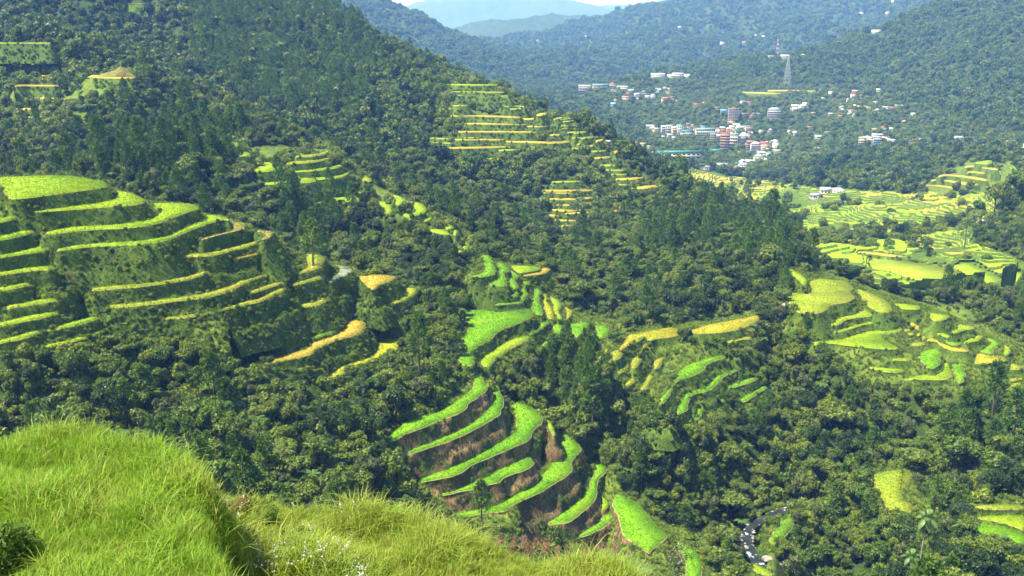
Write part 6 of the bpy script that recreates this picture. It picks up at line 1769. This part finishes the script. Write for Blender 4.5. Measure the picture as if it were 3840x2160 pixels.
# plumed grass on the bank below, fern fronds at the bottom
PLUME = leaf_mat('plume', [(.36, .19, .14), (.42, .25, .18), (.30, .15, .11)], .9, .05, .4)
def plume_grass(u, v, Yd, label, seed):
    top = at(u, v, Yd); rg = np.random.default_rng(seed)
    gx = top.copy(); 
    e = empty('plume_grass', top - np.array([0, 0, 2.1]), rg.uniform(0, 6), 1, label=label, category='plume grass', group='reddish plumed grasses below the near bank')
    V, F = [], []; L = []
    V1, F1 = tube([(0, 0, -.6), (.03, 0, .9), (0, .03, 2.0)], [.012, .010, .006], 4); add('stem', mesh_from('stem', V1, F1, [GRB]), e)
    n = 130; t = rg.uniform(0, 1, n); c = np.stack([rg.normal(0, .05, n) * (1 - t * .5), rg.normal(0, .05, n) * (1 - t * .5), 1.72 + t * .5], 1)
    d = unit(rg.normal(0, .6, (n, 3)) + [.5, 0, .9]); sd = unit(np.cross(d, rg.normal(0, 1, (n, 3)))) * .008
    VV = np.stack([c - sd, c + d * .09 + sd, c + d * .17, c + d * .09 - sd], 1).reshape(-1, 3)
    add('plume', mesh_from('plume', VV, np.arange(n * 4).reshape(-1, 4), [PLUME]), e)
    V2, F2 = arch_tuft(14, 1.3, .12, .008, seed + 300, .8); add('blades', mesh_from('blades', V2, F2, [GRB]), e)
for k, (u, v) in enumerate(((1232, 1362), (1252, 1372), (1262, 1357), (1295, 1362), (1315, 1362), (1330, 1368), (1345, 1360), (1368, 1372), (1380, 1366), (1405, 1388), (1430, 1385), (1470, 1388), (1495, 1384), (1522, 1392), (1545, 1384), (1580, 1398), (1330, 1382), (1290, 1385))):
    plume_grass(u, v, 29.5 + (k % 4) * .7, 'reddish plume of tall grass rising below the near bank', 40 + k)
def fern(u, v, Yd, L, n, az0, span, label, seed):
    rg = random.Random(seed); e = empty('fern', at(u, v, Yd), 0, 1, label=label, category='fern')
    for k in range(n):
        V, F = frond(L * rg.uniform(.85, 1.1), .38, az0 + span * k / max(1, n - 1), .42 + .1 * rg.random(), 20, .36, 0, .42)
        add('frond', mesh_from('frond', V, F, [LEAF['fern']]), e)
    V, F = tube([(0, 0, -2.5), (0, 0, -.8), (0, 0, .02)], [.09, .08, .05], 6); add('stem', mesh_from('stem', V, F, [BARK]), e)
fern(1530, 1462, 24, 1.55, 7, -1.2, 4.2, 'large fern with feathery fronds at the bottom edge', 2)
fern(1150, 1352, 30, .62, 3, -.4, 1.2, 'single fern frond showing behind the near bank', 5)

# ---------------------------------------------------------------- air
hz = NT('haze_air')
pv = hz.n('ShaderNodeVolumePrincipled', {'Color': (.17, .38, 1.0, 1), 'Density': HAZE_DENSITY, 'Anisotropy': .0, 'Absorption Color': (1, 1, 1, 1)})
hz.t.links.new(pv.outputs[0], hz.out.inputs['Volume'])
x0, x1, y0, y1, z0, z1 = -16000, 16000, -60, 24500, GZ.min() - 60, 1900
V = [(x, y, z) for z in (z0, z1) for y in (y0, y1) for x in (x0, x1)]
add('haze', mesh_from('haze', V, [(0, 2, 3, 1), (4, 5, 7, 6), (0, 1, 5, 4), (2, 6, 7, 3), (0, 4, 6, 2), (1, 3, 7, 5)], [hz.m]), kind='stuff', label='pale blue haze filling the air of the valley', category='haze')
